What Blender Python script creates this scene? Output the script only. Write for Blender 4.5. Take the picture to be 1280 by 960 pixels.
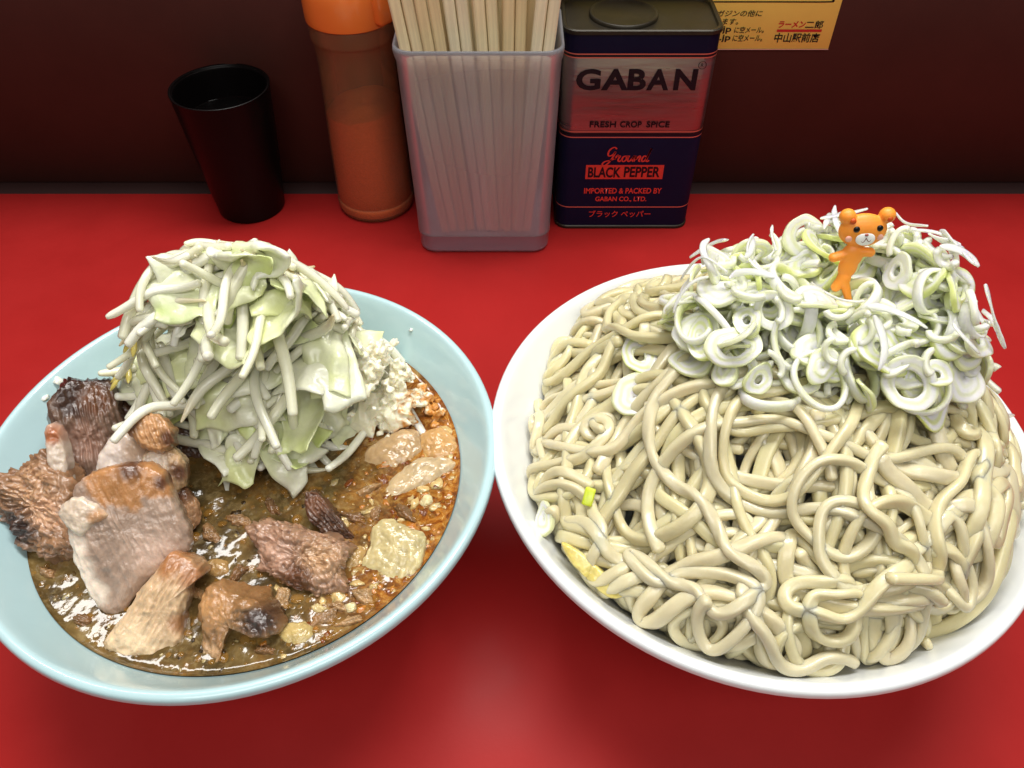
import bpy, bmesh, math, random
import numpy as np
from mathutils import Vector, Matrix, noise

for o in list(bpy.data.objects):
    bpy.data.objects.remove(o)
SC = bpy.context.scene
COL = SC.collection
rng = np.random.default_rng(7)
random.seed(7)

# ------------------------------------------------------------------ camera
CAM_H, PITCH, FPX = 0.35, math.radians(47.0), 1000.0      # metres above counter, tilt down, focal length in photo pixels
cam_d = bpy.data.cameras.new('camera')
cam_d.sensor_width = 36.0
cam_d.lens = FPX / 1280.0 * 36.0
cam_d.clip_start, cam_d.clip_end = 0.01, 50.0
cam = bpy.data.objects.new('camera', cam_d)
cam.location = (0, 0, CAM_H)
cam.rotation_euler = (math.radians(90) - PITCH, 0, 0)
COL.objects.link(cam)
SC.camera = cam

# ------------------------------------------------------------------ world, lamps, exposure
w = bpy.data.worlds.new('World'); SC.world = w; w.use_nodes = True
w.node_tree.nodes['Background'].inputs[0].default_value = (1.0, 0.96, 0.92, 1)
w.node_tree.nodes['Background'].inputs[1].default_value = 0.07

def area(name, loc, target, sx, sy, power, col):
    d = bpy.data.lights.new(name, 'AREA'); d.shape = 'RECTANGLE'; d.size = sx; d.size_y = sy
    d.energy = power; d.color = col
    o = bpy.data.objects.new(name, d); o.location = loc
    o.rotation_euler = (Vector(target) - Vector(loc)).to_track_quat('-Z', 'Y').to_euler()
    COL.objects.link(o); return o
# lamp hung over the counter: main light
area('counter_lamp', (0.06, .52, 1.36), (0.03, .30, 0), 1.0, .4, 17.5, (1.0, 0.985, 0.95))
# fluorescent lamp on the kitchen side, beyond the partition (its reflections lie on the soup)
area('kitchen_lamp', (-.95, 1.08, 1.72), (0, .22, 0), .8, 0.14, 4.2, (1.0, 0.985, 0.95))
# added fill light behind the camera, brightens the front faces
area('front_fill', (0.1, -0.75, 1.55), (0.0, .3, 0), 1.6, 0.7, 13, (1.0, 0.97, 0.93))
SC.view_settings.view_transform = 'Standard'
SC.view_settings.look = 'None'
SC.view_settings.exposure = 0.33
SC.view_settings.gamma = 1.0
SC.view_settings.use_curve_mapping = False
SC.cycles.use_denoising = True
SC.cycles.max_bounces = 10
SC.cycles.transparent_max_bounces = 16

# ------------------------------------------------------------------ helpers
CP, SP = math.cos(PITCH), math.sin(PITCH)
def ray(px, py):
    a, b = (px - 640) / FPX, -(py - 480) / FPX
    return np.array([a, CP + b * SP, -SP + b * CP])
CAMP = np.array([0, 0, CAM_H])
def at_y(px, py, Y): d = ray(px, py); return CAMP + d * (Y / d[1])
def at_z(px, py, Z): d = ray(px, py); return CAMP + d * ((Z - CAM_H) / d[2])
def on_plane(px, py, A, n): d = ray(px, py); return CAMP + d * (np.dot(A - CAMP, n) / np.dot(d, n))

def lin(r, g, b):
    f = lambda c: (c / 255 / 12.92) if c / 255 <= .04045 else ((c / 255 + .055) / 1.055) ** 2.4
    return np.array([f(r), f(g), f(b)])
def rgba(c): return (float(c[0]), float(c[1]), float(c[2]), 1.0)

def make_mesh(name, V, F, smooth=True):
    """V (n,3) array, F list/array of quads or mixed polygons"""
    me = bpy.data.meshes.new(name)
    V = np.asarray(V, dtype=np.float32)
    if isinstance(F, np.ndarray):
        k = F.shape[1]; nf = len(F)
        me.vertices.add(len(V)); me.vertices.foreach_set('co', V.ravel())
        me.loops.add(nf * k); me.loops.foreach_set('vertex_index', F.astype(np.int32).ravel())
        me.polygons.add(nf); me.polygons.foreach_set('loop_start', np.arange(nf, dtype=np.int32) * k)
        me.polygons.foreach_set('loop_total', np.full(nf, k, np.int32))
        me.update(calc_edges=True); me.validate()
    else:
        me.from_pydata(V.tolist(), [], F); me.update()
    me.polygons.foreach_set('use_smooth', np.full(len(me.polygons), smooth))
    return me
def set_col(me, C):
    a = me.color_attributes.new('Col', 'FLOAT_COLOR', 'POINT')
    C = np.c_[C, np.ones(len(C))].astype(np.float32)
    a.data.foreach_set('color', C.ravel())
def obj(name, me, mat=None, parent=None, label=None, cat=None, group=None, kind=None, loc=None):
    o = bpy.data.objects.new(name, me)
    COL.objects.link(o)
    if mat is not None and me is not None and not me.materials: me.materials.append(mat)
    if parent is not None: o.parent = parent
    if loc is not None: o.location = loc
    tag(o, label, cat, group, kind); return o
def tag(o, label=None, cat=None, group=None, kind=None):
    if label: o['label'] = label
    if cat: o['category'] = cat
    if group: o['group'] = group
    if kind: o['kind'] = kind
    return o
def empty(name, loc, label, cat, group=None):
    o = bpy.data.objects.new(name, None); o.empty_display_size = .01; o.location = loc; COL.objects.link(o)
    return tag(o, label, cat, group)
def nz(p, s, seed=0.0):
    return np.array([noise.noise(Vector((q[0] * s + seed, q[1] * s - seed, q[2] * s + 2 * seed))) for q in p])
def fbm(p, s, seed=0.0, octv=4):
    r = 0; a = 1; t = 0
    for k in range(octv): r = r + a * nz(p, s * 2 ** k, seed + 7.3 * k); t += a; a *= .5
    return r / t
def catmull(P, m, closed=False):
    P = np.asarray(P, float); n = len(P)
    out = []
    idx = range(n if closed else n - 1)
    for i in idx:
        if closed: a, b, c, d = P[(i - 1) % n], P[i], P[(i + 1) % n], P[(i + 2) % n]
        else: a, b, c, d = P[max(i - 1, 0)], P[i], P[i + 1], P[min(i + 2, n - 1)]
        for t in np.arange(m) / m:
            out.append(.5 * (2 * b + (c - a) * t + (2 * a - 5 * b + 4 * c - d) * t * t + (3 * b - a - 3 * c + d) * t ** 3))
    if not closed: out.append(P[-1])
    return np.array(out)
def tube(P, ra, rb, sides=10, twist=0.0, up=None, ex=2.0):
    """swept superellipse with rounded end caps -> V, quads"""
    P = np.asarray(P, float); n = len(P)
    T = np.gradient(P, axis=0); T /= np.linalg.norm(T, axis=1)[:, None] + 1e-12
    u = np.array([0, 0, 1.0]) if up is None else np.asarray(up, float)
    if abs(np.dot(u, T[0])) > .95: u = np.array([1.0, 0, 0])
    U = np.zeros_like(P)
    for i in range(n):
        u = u - T[i] * np.dot(u, T[i]); u /= np.linalg.norm(u) + 1e-12; U[i] = u
    B = np.cross(T, U)
    ra = np.broadcast_to(ra, n).astype(float); rb = np.broadcast_to(rb, n).astype(float); tw = np.broadcast_to(twist, n)
    # caps
    P2 = np.vstack([P[0] - T[0] * ra[0] * .55, P[0] - T[0] * ra[0] * .38, P, P[-1] + T[-1] * ra[-1] * .38, P[-1] + T[-1] * ra[-1] * .55])
    pad = lambda a: np.concatenate([[a[0] * .02, a[0] * .72], a, [a[-1] * .72, a[-1] * .02]])
    pd = lambda A: np.vstack([A[:1], A[:1], A, A[-1:], A[-1:]])
    ra, rb, U, B = pad(ra), pad(rb), pd(U), pd(B); tw = np.concatenate([[tw[0]] * 2, tw, [tw[-1]] * 2])
    th = np.arange(sides) / sides * 2 * math.pi
    c, s = np.cos(th), np.sin(th)
    c, s = np.sign(c) * abs(c) ** (2 / ex), np.sign(s) * abs(s) ** (2 / ex)
    ct, st = np.cos(tw)[:, None], np.sin(tw)[:, None]
    X = ra[:, None] * c[None]; Y = rb[:, None] * s[None]
    Xr, Yr = X * ct - Y * st, X * st + Y * ct
    V = P2[:, None] + Xr[..., None] * B[:, None] + Yr[..., None] * U[:, None]
    m = len(P2); i = np.arange(m - 1)[:, None]; j = np.arange(sides)[None]
    F = np.stack([i * sides + j, i * sides + (j + 1) % sides, (i + 1) * sides + (j + 1) % sides, (i + 1) * sides + j], -1).reshape(-1, 4)
    return V.reshape(-1, 3), F
def revolve(prof, seg=96, close_first=False):
    prof = np.asarray(prof, float); n = len(prof)
    th = np.arange(seg) / seg * 2 * math.pi
    V = np.stack([prof[:, 0, None] * np.cos(th), prof[:, 0, None] * np.sin(th), np.repeat(prof[:, 1, None], seg, 1)], -1).reshape(-1, 3)
    i = np.arange(n - 1)[:, None]; j = np.arange(seg)[None]
    F = np.stack([i * seg + j, i * seg + (j + 1) % seg, (i + 1) * seg + (j + 1) % seg, (i + 1) * seg + j], -1).reshape(-1, 4)
    return V, F
def join(parts):
    Vs, Fs, k = [], [], 0
    for V, F in parts: Vs.append(V); Fs.append(F + k); k += len(V)
    return np.vstack(Vs), np.vstack(Fs)
def rbox(sx, sy, sz, b=.001, seg=2):
    bm = bmesh.new(); bmesh.ops.create_cube(bm, size=1)
    for v in bm.verts: v.co = Vector((v.co.x * sx, v.co.y * sy, v.co.z * sz))
    bmesh.ops.bevel(bm, geom=bm.edges[:], offset=b, segments=seg, affect='EDGES', profile=.5)
    me = bpy.data.meshes.new('box'); bm.to_mesh(me); bm.free()
    me.polygons.foreach_set('use_smooth', np.full(len(me.polygons), True)); return me

# ------------------------------------------------------------------ materials
def new_mat(name):
    m = bpy.data.materials.new(name); m.use_nodes = True
    nt = m.node_tree; return m, nt, nt.nodes['Principled BSDF'], nt.nodes, nt.links
def mat(name, color=(.5, .5, .5), rough=.4, metal=0, sss=0, sssr=(.004, .003, .002), coat=0, coat_r=.08, spec=.5, ior=1.45,
        var=0.0, var_scale=60, bump=0.0, bump_scale=200, attr=False, trans=0, alpha=1.0, stretch=None, rough_var=0.0, bump2=0.0, bump2_scale=900):
    m, nt, b, N, L = new_mat(name)
    b.inputs['Base Color'].default_value = rgba(color)
    b.inputs['Roughness'].default_value = rough
    b.inputs['Metallic'].default_value = metal
    b.inputs['IOR'].default_value = ior
    b.inputs['Specular IOR Level'].default_value = spec
    b.inputs['Coat Weight'].default_value = coat
    b.inputs['Coat Roughness'].default_value = coat_r
    b.inputs['Transmission Weight'].default_value = trans; b.inputs['Alpha'].default_value = alpha
    if sss:
        b.inputs['Subsurface Weight'].default_value = sss
        b.inputs['Subsurface Radius'].default_value = (1, sssr[1] / sssr[0], sssr[2] / sssr[0])
        b.inputs['Subsurface Scale'].default_value = sssr[0]
    tc = N.new('ShaderNodeTexCoord'); co = tc.outputs['Object']
    if stretch:
        mp = N.new('ShaderNodeMapping'); mp.inputs['Scale'].default_value = stretch; L.new(co, mp.inputs[0]); co = mp.outputs[0]
    src = None
    if attr:
        a = N.new('ShaderNodeAttribute'); a.attribute_name = 'Col'; src = a.outputs['Color']
    if var:
        t = N.new('ShaderNodeTexNoise'); t.inputs['Scale'].default_value = var_scale; t.inputs['Detail'].default_value = 6; t.inputs['Roughness'].default_value = .65
        L.new(co, t.inputs['Vector'])
        r = N.new('ShaderNodeMapRange'); r.inputs[1].default_value = .25; r.inputs[2].default_value = .75
        r.inputs[3].default_value = 1 - var; r.inputs[4].default_value = 1 + var; L.new(t.outputs['Fac'], r.inputs[0])
        vm = N.new('ShaderNodeVectorMath'); vm.operation = 'SCALE'
        if src is not None: L.new(src, vm.inputs[0])
        else: vm.inputs[0].default_value = tuple(float(c) for c in color[:3])
        L.new(r.outputs[0], vm.inputs['Scale']); src = vm.outputs[0]
    if src is not None: L.new(src, b.inputs['Base Color'])
    if rough_var:
        t2 = N.new('ShaderNodeTexNoise'); t2.inputs['Scale'].default_value = var_scale * .5; t2.inputs['Detail'].default_value = 4; L.new(co, t2.inputs['Vector'])
        r2 = N.new('ShaderNodeMapRange'); r2.inputs[1].default_value = .3; r2.inputs[2].default_value = .7; r2.inputs[3].default_value = max(.02, rough - rough_var); r2.inputs[4].default_value = rough + rough_var
        L.new(t2.outputs['Fac'], r2.inputs[0]); L.new(r2.outputs[0], b.inputs['Roughness'])
    prev = None
    for st, scl in ((bump, bump_scale), (bump2, bump2_scale)):
        if st:
            t3 = N.new('ShaderNodeTexNoise'); t3.inputs['Scale'].default_value = scl; t3.inputs['Detail'].default_value = 5; L.new(co, t3.inputs['Vector'])
            bp = N.new('ShaderNodeBump'); bp.inputs['Strength'].default_value = st; bp.inputs['Distance'].default_value = .001
            L.new(t3.outputs['Fac'], bp.inputs['Height'])
            if prev: L.new(prev, bp.inputs['Normal'])
            prev = bp.outputs[0]
    if prev:
        L.new(prev, b.inputs['Normal'])
        L.new(prev, b.inputs['Coat Normal'])
    return m
def clear_mat(name, tint, opaque, body, rough=.25, transl=.5, gloss=.08):
    """thin translucent plastic: see-through share + milky diffuse/translucent share + gloss"""
    m, nt, b, N, L = new_mat(name); N.remove(b)
    out = [n for n in N if n.type == 'OUTPUT_MATERIAL'][0]
    tr = N.new('ShaderNodeBsdfTransparent'); tr.inputs[0].default_value = rgba(tint)
    di = N.new('ShaderNodeBsdfDiffuse'); di.inputs[0].default_value = rgba(body)
    tl = N.new('ShaderNodeBsdfTranslucent'); tl.inputs[0].default_value = rgba(body)
    gl = N.new('ShaderNodeBsdfGlossy'); gl.inputs['Roughness'].default_value = rough
    m1 = N.new('ShaderNodeMixShader'); m1.inputs[0].default_value = transl; L.new(di.outputs[0], m1.inputs[1]); L.new(tl.outputs[0], m1.inputs[2])
    m2 = N.new('ShaderNodeMixShader'); m2.inputs[0].default_value = opaque; L.new(tr.outputs[0], m2.inputs[1]); L.new(m1.outputs[0], m2.inputs[2])
    fr = N.new('ShaderNodeFresnel'); fr.inputs[0].default_value = 1.4
    mu = N.new('ShaderNodeMath'); mu.operation = 'MULTIPLY'; mu.inputs[1].default_value = 1.0; L.new(fr.outputs[0], mu.inputs[0])
    m3 = N.new('ShaderNodeMixShader'); L.new(mu.outputs[0], m3.inputs[0]); L.new(m2.outputs[0], m3.inputs[1]); L.new(gl.outputs[0], m3.inputs[2])
    L.new(m3.outputs[0], out.inputs['Surface']); return m

M = {}
M['counter'] = mat('red_laminate', (.36, .016, .015), rough=.44, rough_var=.1, var=.05, var_scale=25, bump=.03, bump_scale=700, spec=.18)
M['wall'] = mat('dark_red_panel', lin(68, 33, 27), rough=.55, var=.12, var_scale=18, bump=.05, bump_scale=500, spec=.3)
M['gap'] = mat('dark_joint', lin(38, 12, 10), rough=.7)
M['white_glaze'] = mat('white_glaze', lin(232, 235, 236), rough=.16, coat=.5, coat_r=.06, rough_var=.05, var=.015, var_scale=30)
M['blue_glaze'] = mat('pale_blue_glaze', lin(180, 209, 213), rough=.18, coat=.5, coat_r=.06, rough_var=.05, var=.03, var_scale=40)
M['noodle'] = mat('noodle', rough=.36, attr=True, var=.05, var_scale=200, sss=.7, sssr=(.0036, .0031, .0022), coat=.5, coat_r=.09, bump=.12, bump_scale=300, bump2=.10, bump2_scale=1100, rough_var=.08)
M['scallion'] = mat('scallion', alpha=.9, rough=.3, attr=True, var=.06, var_scale=300, sss=.8, sssr=(.005, .0054, .0032), coat=.45, coat_r=.12, bump=.15, bump_scale=900)
M['cabbage'] = mat('cabbage', alpha=.9, rough=.28, attr=True, var=.08, var_scale=200, sss=.25, sssr=(.002, .0021, .0014), coat=.6, coat_r=.1, bump=.35, bump_scale=350)
M['sprout'] = mat('sprout', alpha=.9, rough=.26, attr=True, var=.05, var_scale=200, sss=.5, sssr=(.003, .0029, .0023), coat=.6, coat_r=.1, bump=.1, bump_scale=500)
M['meat'] = mat('meat', rough=.34, attr=True, var=.16, var_scale=240, sss=.35, sssr=(.003, .0018, .0012), coat=.6, coat_r=.1, bump=.45, bump_scale=330, bump2=.2, bump2_scale=1100, rough_var=.14, stretch=(1, 1, .55))
M['fat'] = mat('fat', alpha=.86, rough=.2, attr=True, var=.1, var_scale=300, sss=.4, sssr=(.004, .0032, .002), coat=.6, coat_r=.08, bump=.2, bump_scale=500)
M['bits'] = mat('bits', rough=.22, attr=True, var=.12, var_scale=400, sss=.45, sssr=(.003, .0024, .0015), coat=.6, coat_r=.06, bump=.3, bump_scale=900)

# ------------------------------------------------------------------ setting: counter, partition wall, upper ledge
WALL_Y = 0.5435; EDGE_Y = .527
def sheet(name, x0, x1, y0, y1, z0, z1, m):
    me = rbox(x1 - x0, y1 - y0, z1 - z0, .0008, 1)
    return obj(name, me, m, kind='structure', loc=((x0 + x1) / 2, (y0 + y1) / 2, (z0 + z1) / 2))
sheet('counter', -1.3, 1.3, -.06, EDGE_Y, -.03, 0, M['counter'])
sheet('counter_joint', -1.3, 1.3, EDGE_Y, WALL_Y + .02, -.03, -.0015, M['gap'])
sheet('wall', -1.3, 1.3, WALL_Y, WALL_Y + .03, -.0012, .205, M['wall'])
sheet('upper_counter', -1.3, 1.3, WALL_Y - .028, WALL_Y + .24, .2055, .235, M['counter'])

# ------------------------------------------------------------------ bowls
LB = np.array([-.1144, .2116]); RB = np.array([.1057, .2208])
SOUP_Z = .065
INNER = [(.0001, .0125), (.03, .0135), (.055, .0225), (.0765, .043), (.0905, .064), (.0985, .076), (.1028, .0825)]
OUTER = [(.1050, .0848), (.1072, .0845), (.1081, .0825), (.1072, .0795), (.1, .067), (.085, .044), (.064, .021), (.0525, .0125), (.0505, .008), (.0502, .0012), (.049, .0), (.0465, .0), (.045, .0012), (.0445, .006), (.03, .0068), (.0001, .007)]
prof = catmull(INNER + OUTER, 5)
def rin(z, k=1.0):
    a = np.array(INNER); return np.interp(z, a[:, 1], a[:, 0]) * k
V, F = revolve(prof, 128)
obj('ramen_bowl', make_mesh('ramen_bowl', V, F), M['blue_glaze'], label='pale blue ceramic ramen bowl filled with brown soup and pork', cat='bowl', loc=(LB[0], LB[1], 0))
KR = .115 / .1081
V, F = revolve(prof * np.array([KR, 1]), 128)
obj('noodle_bowl', make_mesh('noodle_bowl', V, F), M['white_glaze'], label='white ceramic bowl piled high with thick noodles', cat='bowl', loc=(RB[0], RB[1], 0))

# ------------------------------------------------------------------ particle relaxation used to let strands, leaves and rings settle on each other
OFFS = [(0, 0, 0)] + [(1, a, b) for a in (-1, 0, 1) for b in (-1, 0, 1)] + [(0, 1, b) for b in (-1, 0, 1)] + [(0, 0, 1)]
def near_pairs(P, h):
    C = np.floor(P / h).astype(np.int64); C -= C.min(0) - 2
    D = C.max(0) + 3
    key = (C[:, 0] * D[1] + C[:, 1]) * D[2] + C[:, 2]
    o = np.argsort(key, kind='stable'); ks = key[o]; n = len(P); ar = np.arange(n)
    I, J = [], []
    for a, b, c in OFFS:
        nk = key + (a * D[1] + b) * D[2] + c
        lo = np.searchsorted(ks, nk, 'left'); hi = np.searchsorted(ks, nk, 'right'); cnt = hi - lo
        i = np.repeat(ar, cnt)
        j = o[np.repeat(lo, cnt) + np.arange(cnt.sum()) - np.repeat(np.cumsum(cnt) - cnt, cnt)]
        if (a, b, c) == (0, 0, 0): k = j > i; i, j = i[k], j[k]
        I.append(i); J.append(j)
    return np.concatenate(I), np.concatenate(J)
class Heap:
    """things are laid on a heap a few at a time; each lot settles on the core and on all that lies there already"""
    def __init__(self, floor, cen, kin, ext=.135, cell=.0025):
        self.floor, self.cen, self.kin, self.cell = floor, cen, kin, cell
        self.o = np.array(cen) - ext; n = int(2 * ext / cell) + 1
        g = self.o[0] + np.arange(n) * cell, self.o[1] + np.arange(n) * cell
        X, Y = np.meshgrid(*g, indexing='ij'); self.hm = floor(X, Y)
        self.S = np.zeros((0, 3)); self.R = np.zeros(0)
    def ij(self, P): return tuple(np.clip(np.rint((P[:, k] - self.o[k]) / self.cell).astype(int), 1, len(self.hm) - 2) for k in (0, 1))
    def top(self, P): return self.hm[self.ij(P)]
    def add(self, P, r):
        self.S = np.vstack([self.S, P]); self.R = np.concatenate([self.R, r]); i, j = self.ij(P)
        for a in (-1, 0, 1):
            for b in (-1, 0, 1): np.maximum.at(self.hm, (i + a, j + b), P[:, 2] + r - (.0005 if a or b else 0))
    def lay(self, lot, iters=44, g=.0011, lateral=.5, selfgap=0):
        """lot: list of (P, r, edges, rest, lower_bound_only, follow)"""
        A, R, O, E, RS, LO, cnt = [], [], [], [], [], [], 0
        for q, (P, r, e, rs, lo, follow) in enumerate(lot):
            P = P.copy(); h = self.top(P)
            if follow:
                m = h.copy()
                for k in (1, 2, 3): m[k:] = np.maximum(m[k:], h[:-k]); m[:-k] = np.maximum(m[:-k], h[k:])
                for _ in range(3): m[1:-1] = (m[:-2] + m[1:-1] + m[2:]) / 3
                P[:, 2] = m + r + .001 + q * .0038
            else: P[:, 2] += np.max(h + r - P[:, 2]) + .001 + q * .0012
            A.append(P); R.append(r); O += [q] * len(P); E.append(e + cnt); RS.append(rs); LO.append(lo); cnt += len(P)
        n = cnt; A = np.vstack(A); R = np.concatenate(R); E = np.vstack(E); rest = np.concatenate(RS); lo = np.concatenate(LO)
        mr = R.max(); keep = np.zeros(len(self.S), bool)
        if len(self.S):
            mn, mx = A.min(0) - .012, A.max(0) + .012; mn[2] -= .05; keep = ((self.S > mn) & (self.S < mx)).all(1)
        A = np.vstack([A, self.S[keep]]); R = np.concatenate([R, self.R[keep]]); O = np.concatenate([O, np.full(keep.sum(), -1)]); N = len(A)
        h = 1.25 * (mr + R.max()); ei, ej = E[:, 0], E[:, 1]
        ec = np.maximum(1, np.bincount(ei, minlength=n) + np.bincount(ej, minlength=n)).astype(float)
        wgt = np.zeros(N); wgt[:n] = 1
        for it in range(iters):
            A[:n, 2] -= g if it < iters - 10 else g * .25
            if it % 4 == 0:
                I, J = near_pairs(A, h)
                k = (wgt[I] + wgt[J] > 0) & ~((O[I] == O[J]) & ((abs(I - J) <= selfgap) if selfgap else True))
                I, J = I[k], J[k]; rs = R[I] + R[J]
                d = A[J] - A[I]; k = (d * d).sum(1) < (rs + .005) ** 2; I, J, rs = I[k], J[k], rs[k]
                wi, wj = wgt[I], wgt[J]; fi, fj = wi / (wi + wj), wj / (wi + wj)
            for sub in range(3):
                d = A[ej] - A[ei]; l = np.linalg.norm(d, axis=1) + 1e-9; sc = (l - rest) / l * .5
                sc = np.where(lo & (sc > 0), 0, sc); m = d * sc[:, None]
                for k in range(3): A[:n, k] += (np.bincount(ei, m[:, k], n) - np.bincount(ej, m[:, k], n)) / ec * 1.7
                d = A[J] - A[I]; l = np.linalg.norm(d, axis=1) + 1e-9; ov = np.maximum(rs - l, 0)
                m = d / l[:, None] * ov[:, None]; m[:, :2] *= lateral
                c = np.maximum(1, .6 * (np.bincount(I, ov > 0, N) + np.bincount(J, ov > 0, N)))
                for k in range(3): A[:, k] += wgt * (np.bincount(J, m[:, k] * fj, N) - np.bincount(I, m[:, k] * fi, N)) / c
                X = A[:n, :2] - self.cen; r = np.hypot(X[:, 0], X[:, 1]) + 1e-9; lim = self.kin(A[:n, 2]) - R[:n]
                A[:n, :2] = np.where((r > lim)[:, None], self.cen + X * (lim / r)[:, None], A[:n, :2])
                A[:n, 2] = np.maximum(A[:n, 2], self.floor(A[:n, 0], A[:n, 1]) + R[:n])
        self.add(A[:n], R[:n]); out, k = [], 0
        for it_ in lot: out.append(A[k:k + len(it_[0])].copy()); k += len(it_[0])
        return out
    def lay_all(self, items, size, **k):
        out = []
        for a in range(0, len(items), size): out += self.lay(items[a:a + size], **k)
        return out
def dome(peak, z0, amp, pw, cen, rb, sx=1.0, sy=1.0):
    """heap that falls from a peak to the circle of radius rb round cen"""
    def f(x, y):
        dx, dy = (x - peak[0]), (y - peak[1]); d = np.hypot(dx, dy) + 1e-9
        ux, uy = dx / d, dy / d
        ox, oy = peak[0] - cen[0], peak[1] - cen[1]
        b = ox * ux + oy * uy; c = ox * ox + oy * oy - rb * rb
        t = d / (-b + np.sqrt(np.maximum(b * b - c, 1e-9)))
        return z0 + amp * (1 - np.minimum(t, 1.15) ** pw)
    return f

# ------------------------------------------------------------------ noodles
PEAK = np.array([.132, .246])
noodle_core = dome(PEAK, .043, .076, 2.7, RB, .106)
def walk(x, y, hd, n, ds, floor, cen, rmax, kstd, tau=9.0, pull=None):
    k = rng.normal(0, kstd); out = []
    for i in range(n):
        out.append((x, y))
        e = .0015
        gx = (floor(x + e, y) - floor(x - e, y)) / (2 * e); gy = (floor(x, y + e) - floor(x, y - e)) / (2 * e)
        sl = gx * math.cos(hd) + gy * math.sin(hd)
        st = ds / math.sqrt(1 + min(sl * sl, 6))
        x += st * math.cos(hd); y += st * math.sin(hd)
        k += (-k / tau) + rng.normal(0, kstd * math.sqrt(2 / tau))
        r = math.hypot(x - cen[0], y - cen[1])
        if r > rmax:
            want = math.atan2(cen[1] - y, cen[0] - x); dlt = (want - hd + math.pi) % (2 * math.pi) - math.pi
            k = math.copysign(95, dlt) if abs(dlt) > .5 else k * .4
        hd += k * ds
    return np.array(out)
NS, NL, DS, NR = 126, 172, .0028, .0019
items = []
for s in range(NS):
    a = rng.uniform(0, 2 * math.pi); r = .102 * math.sqrt(rng.uniform(0, 1))
    x, y = RB[0] + r * math.cos(a), RB[1] + r * math.sin(a) - .006
    ln = int(rng.integers(120, NL + 1))
    xy = walk(x, y, rng.uniform(0, 2 * math.pi), ln, DS, noodle_core, RB, .1035, rng.uniform(20, 60), tau=rng.uniform(12, 22))
    i = np.arange(ln)
    e = np.vstack([np.c_[i[:-1], i[1:]], np.c_[i[:-3], i[3:]]])
    items.append((np.c_[xy, noodle_core(xy[:, 0], xy[:, 1])], np.full(ln, NR), e, np.concatenate([np.full(ln - 1, DS), np.full(ln - 3, DS * 2.6)]), np.concatenate([np.zeros(ln - 1, bool), np.ones(ln - 3, bool)]), True))
HN = Heap(noodle_core, RB, lambda z: np.minimum(rin(z, KR), .1125 - .62 * np.maximum(z - .078, 0)))
NOOD = HN.lay_all(items, 6, selfgap=5, iters=38)
ALLN = np.vstack(NOOD)
base_n = lin(214, 205, 168)
for s in range(NS):
    Q = NOOD[s].copy()
    for _ in range(9): Q[1:-1] = .25 * Q[:-2] + .5 * Q[1:-1] + .25 * Q[2:]
    Q = catmull(Q, 2); n = len(Q)
    wob = 1 + .07 * np.sin(np.linspace(0, rng.uniform(6, 16), n) + rng.uniform(0, 6))
    k = rng.uniform(.9, 1.12); fl = rng.uniform(.66, .9)
    tw = rng.uniform(0, 3) + np.cumsum(np.cumsum(rng.normal(0, .006, n)))
    V, F = tube(Q, .0025 * k * wob, .0025 * k * fl * wob[::-1], 14, tw, ex=3.0)
    me = make_mesh('noodle', V, F)
    c = base_n * rng.uniform(.9, 1.05) * np.array([1, rng.uniform(.98, 1.01), rng.uniform(.9, 1.06)])
    set_col(me, np.repeat(c[None], len(V), 0))
    obj('noodle', me, M['noodle'], label='thick pale yellow noodle strand heaped in the white bowl', cat='noodle', group='noodle strands in the white bowl')

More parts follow.
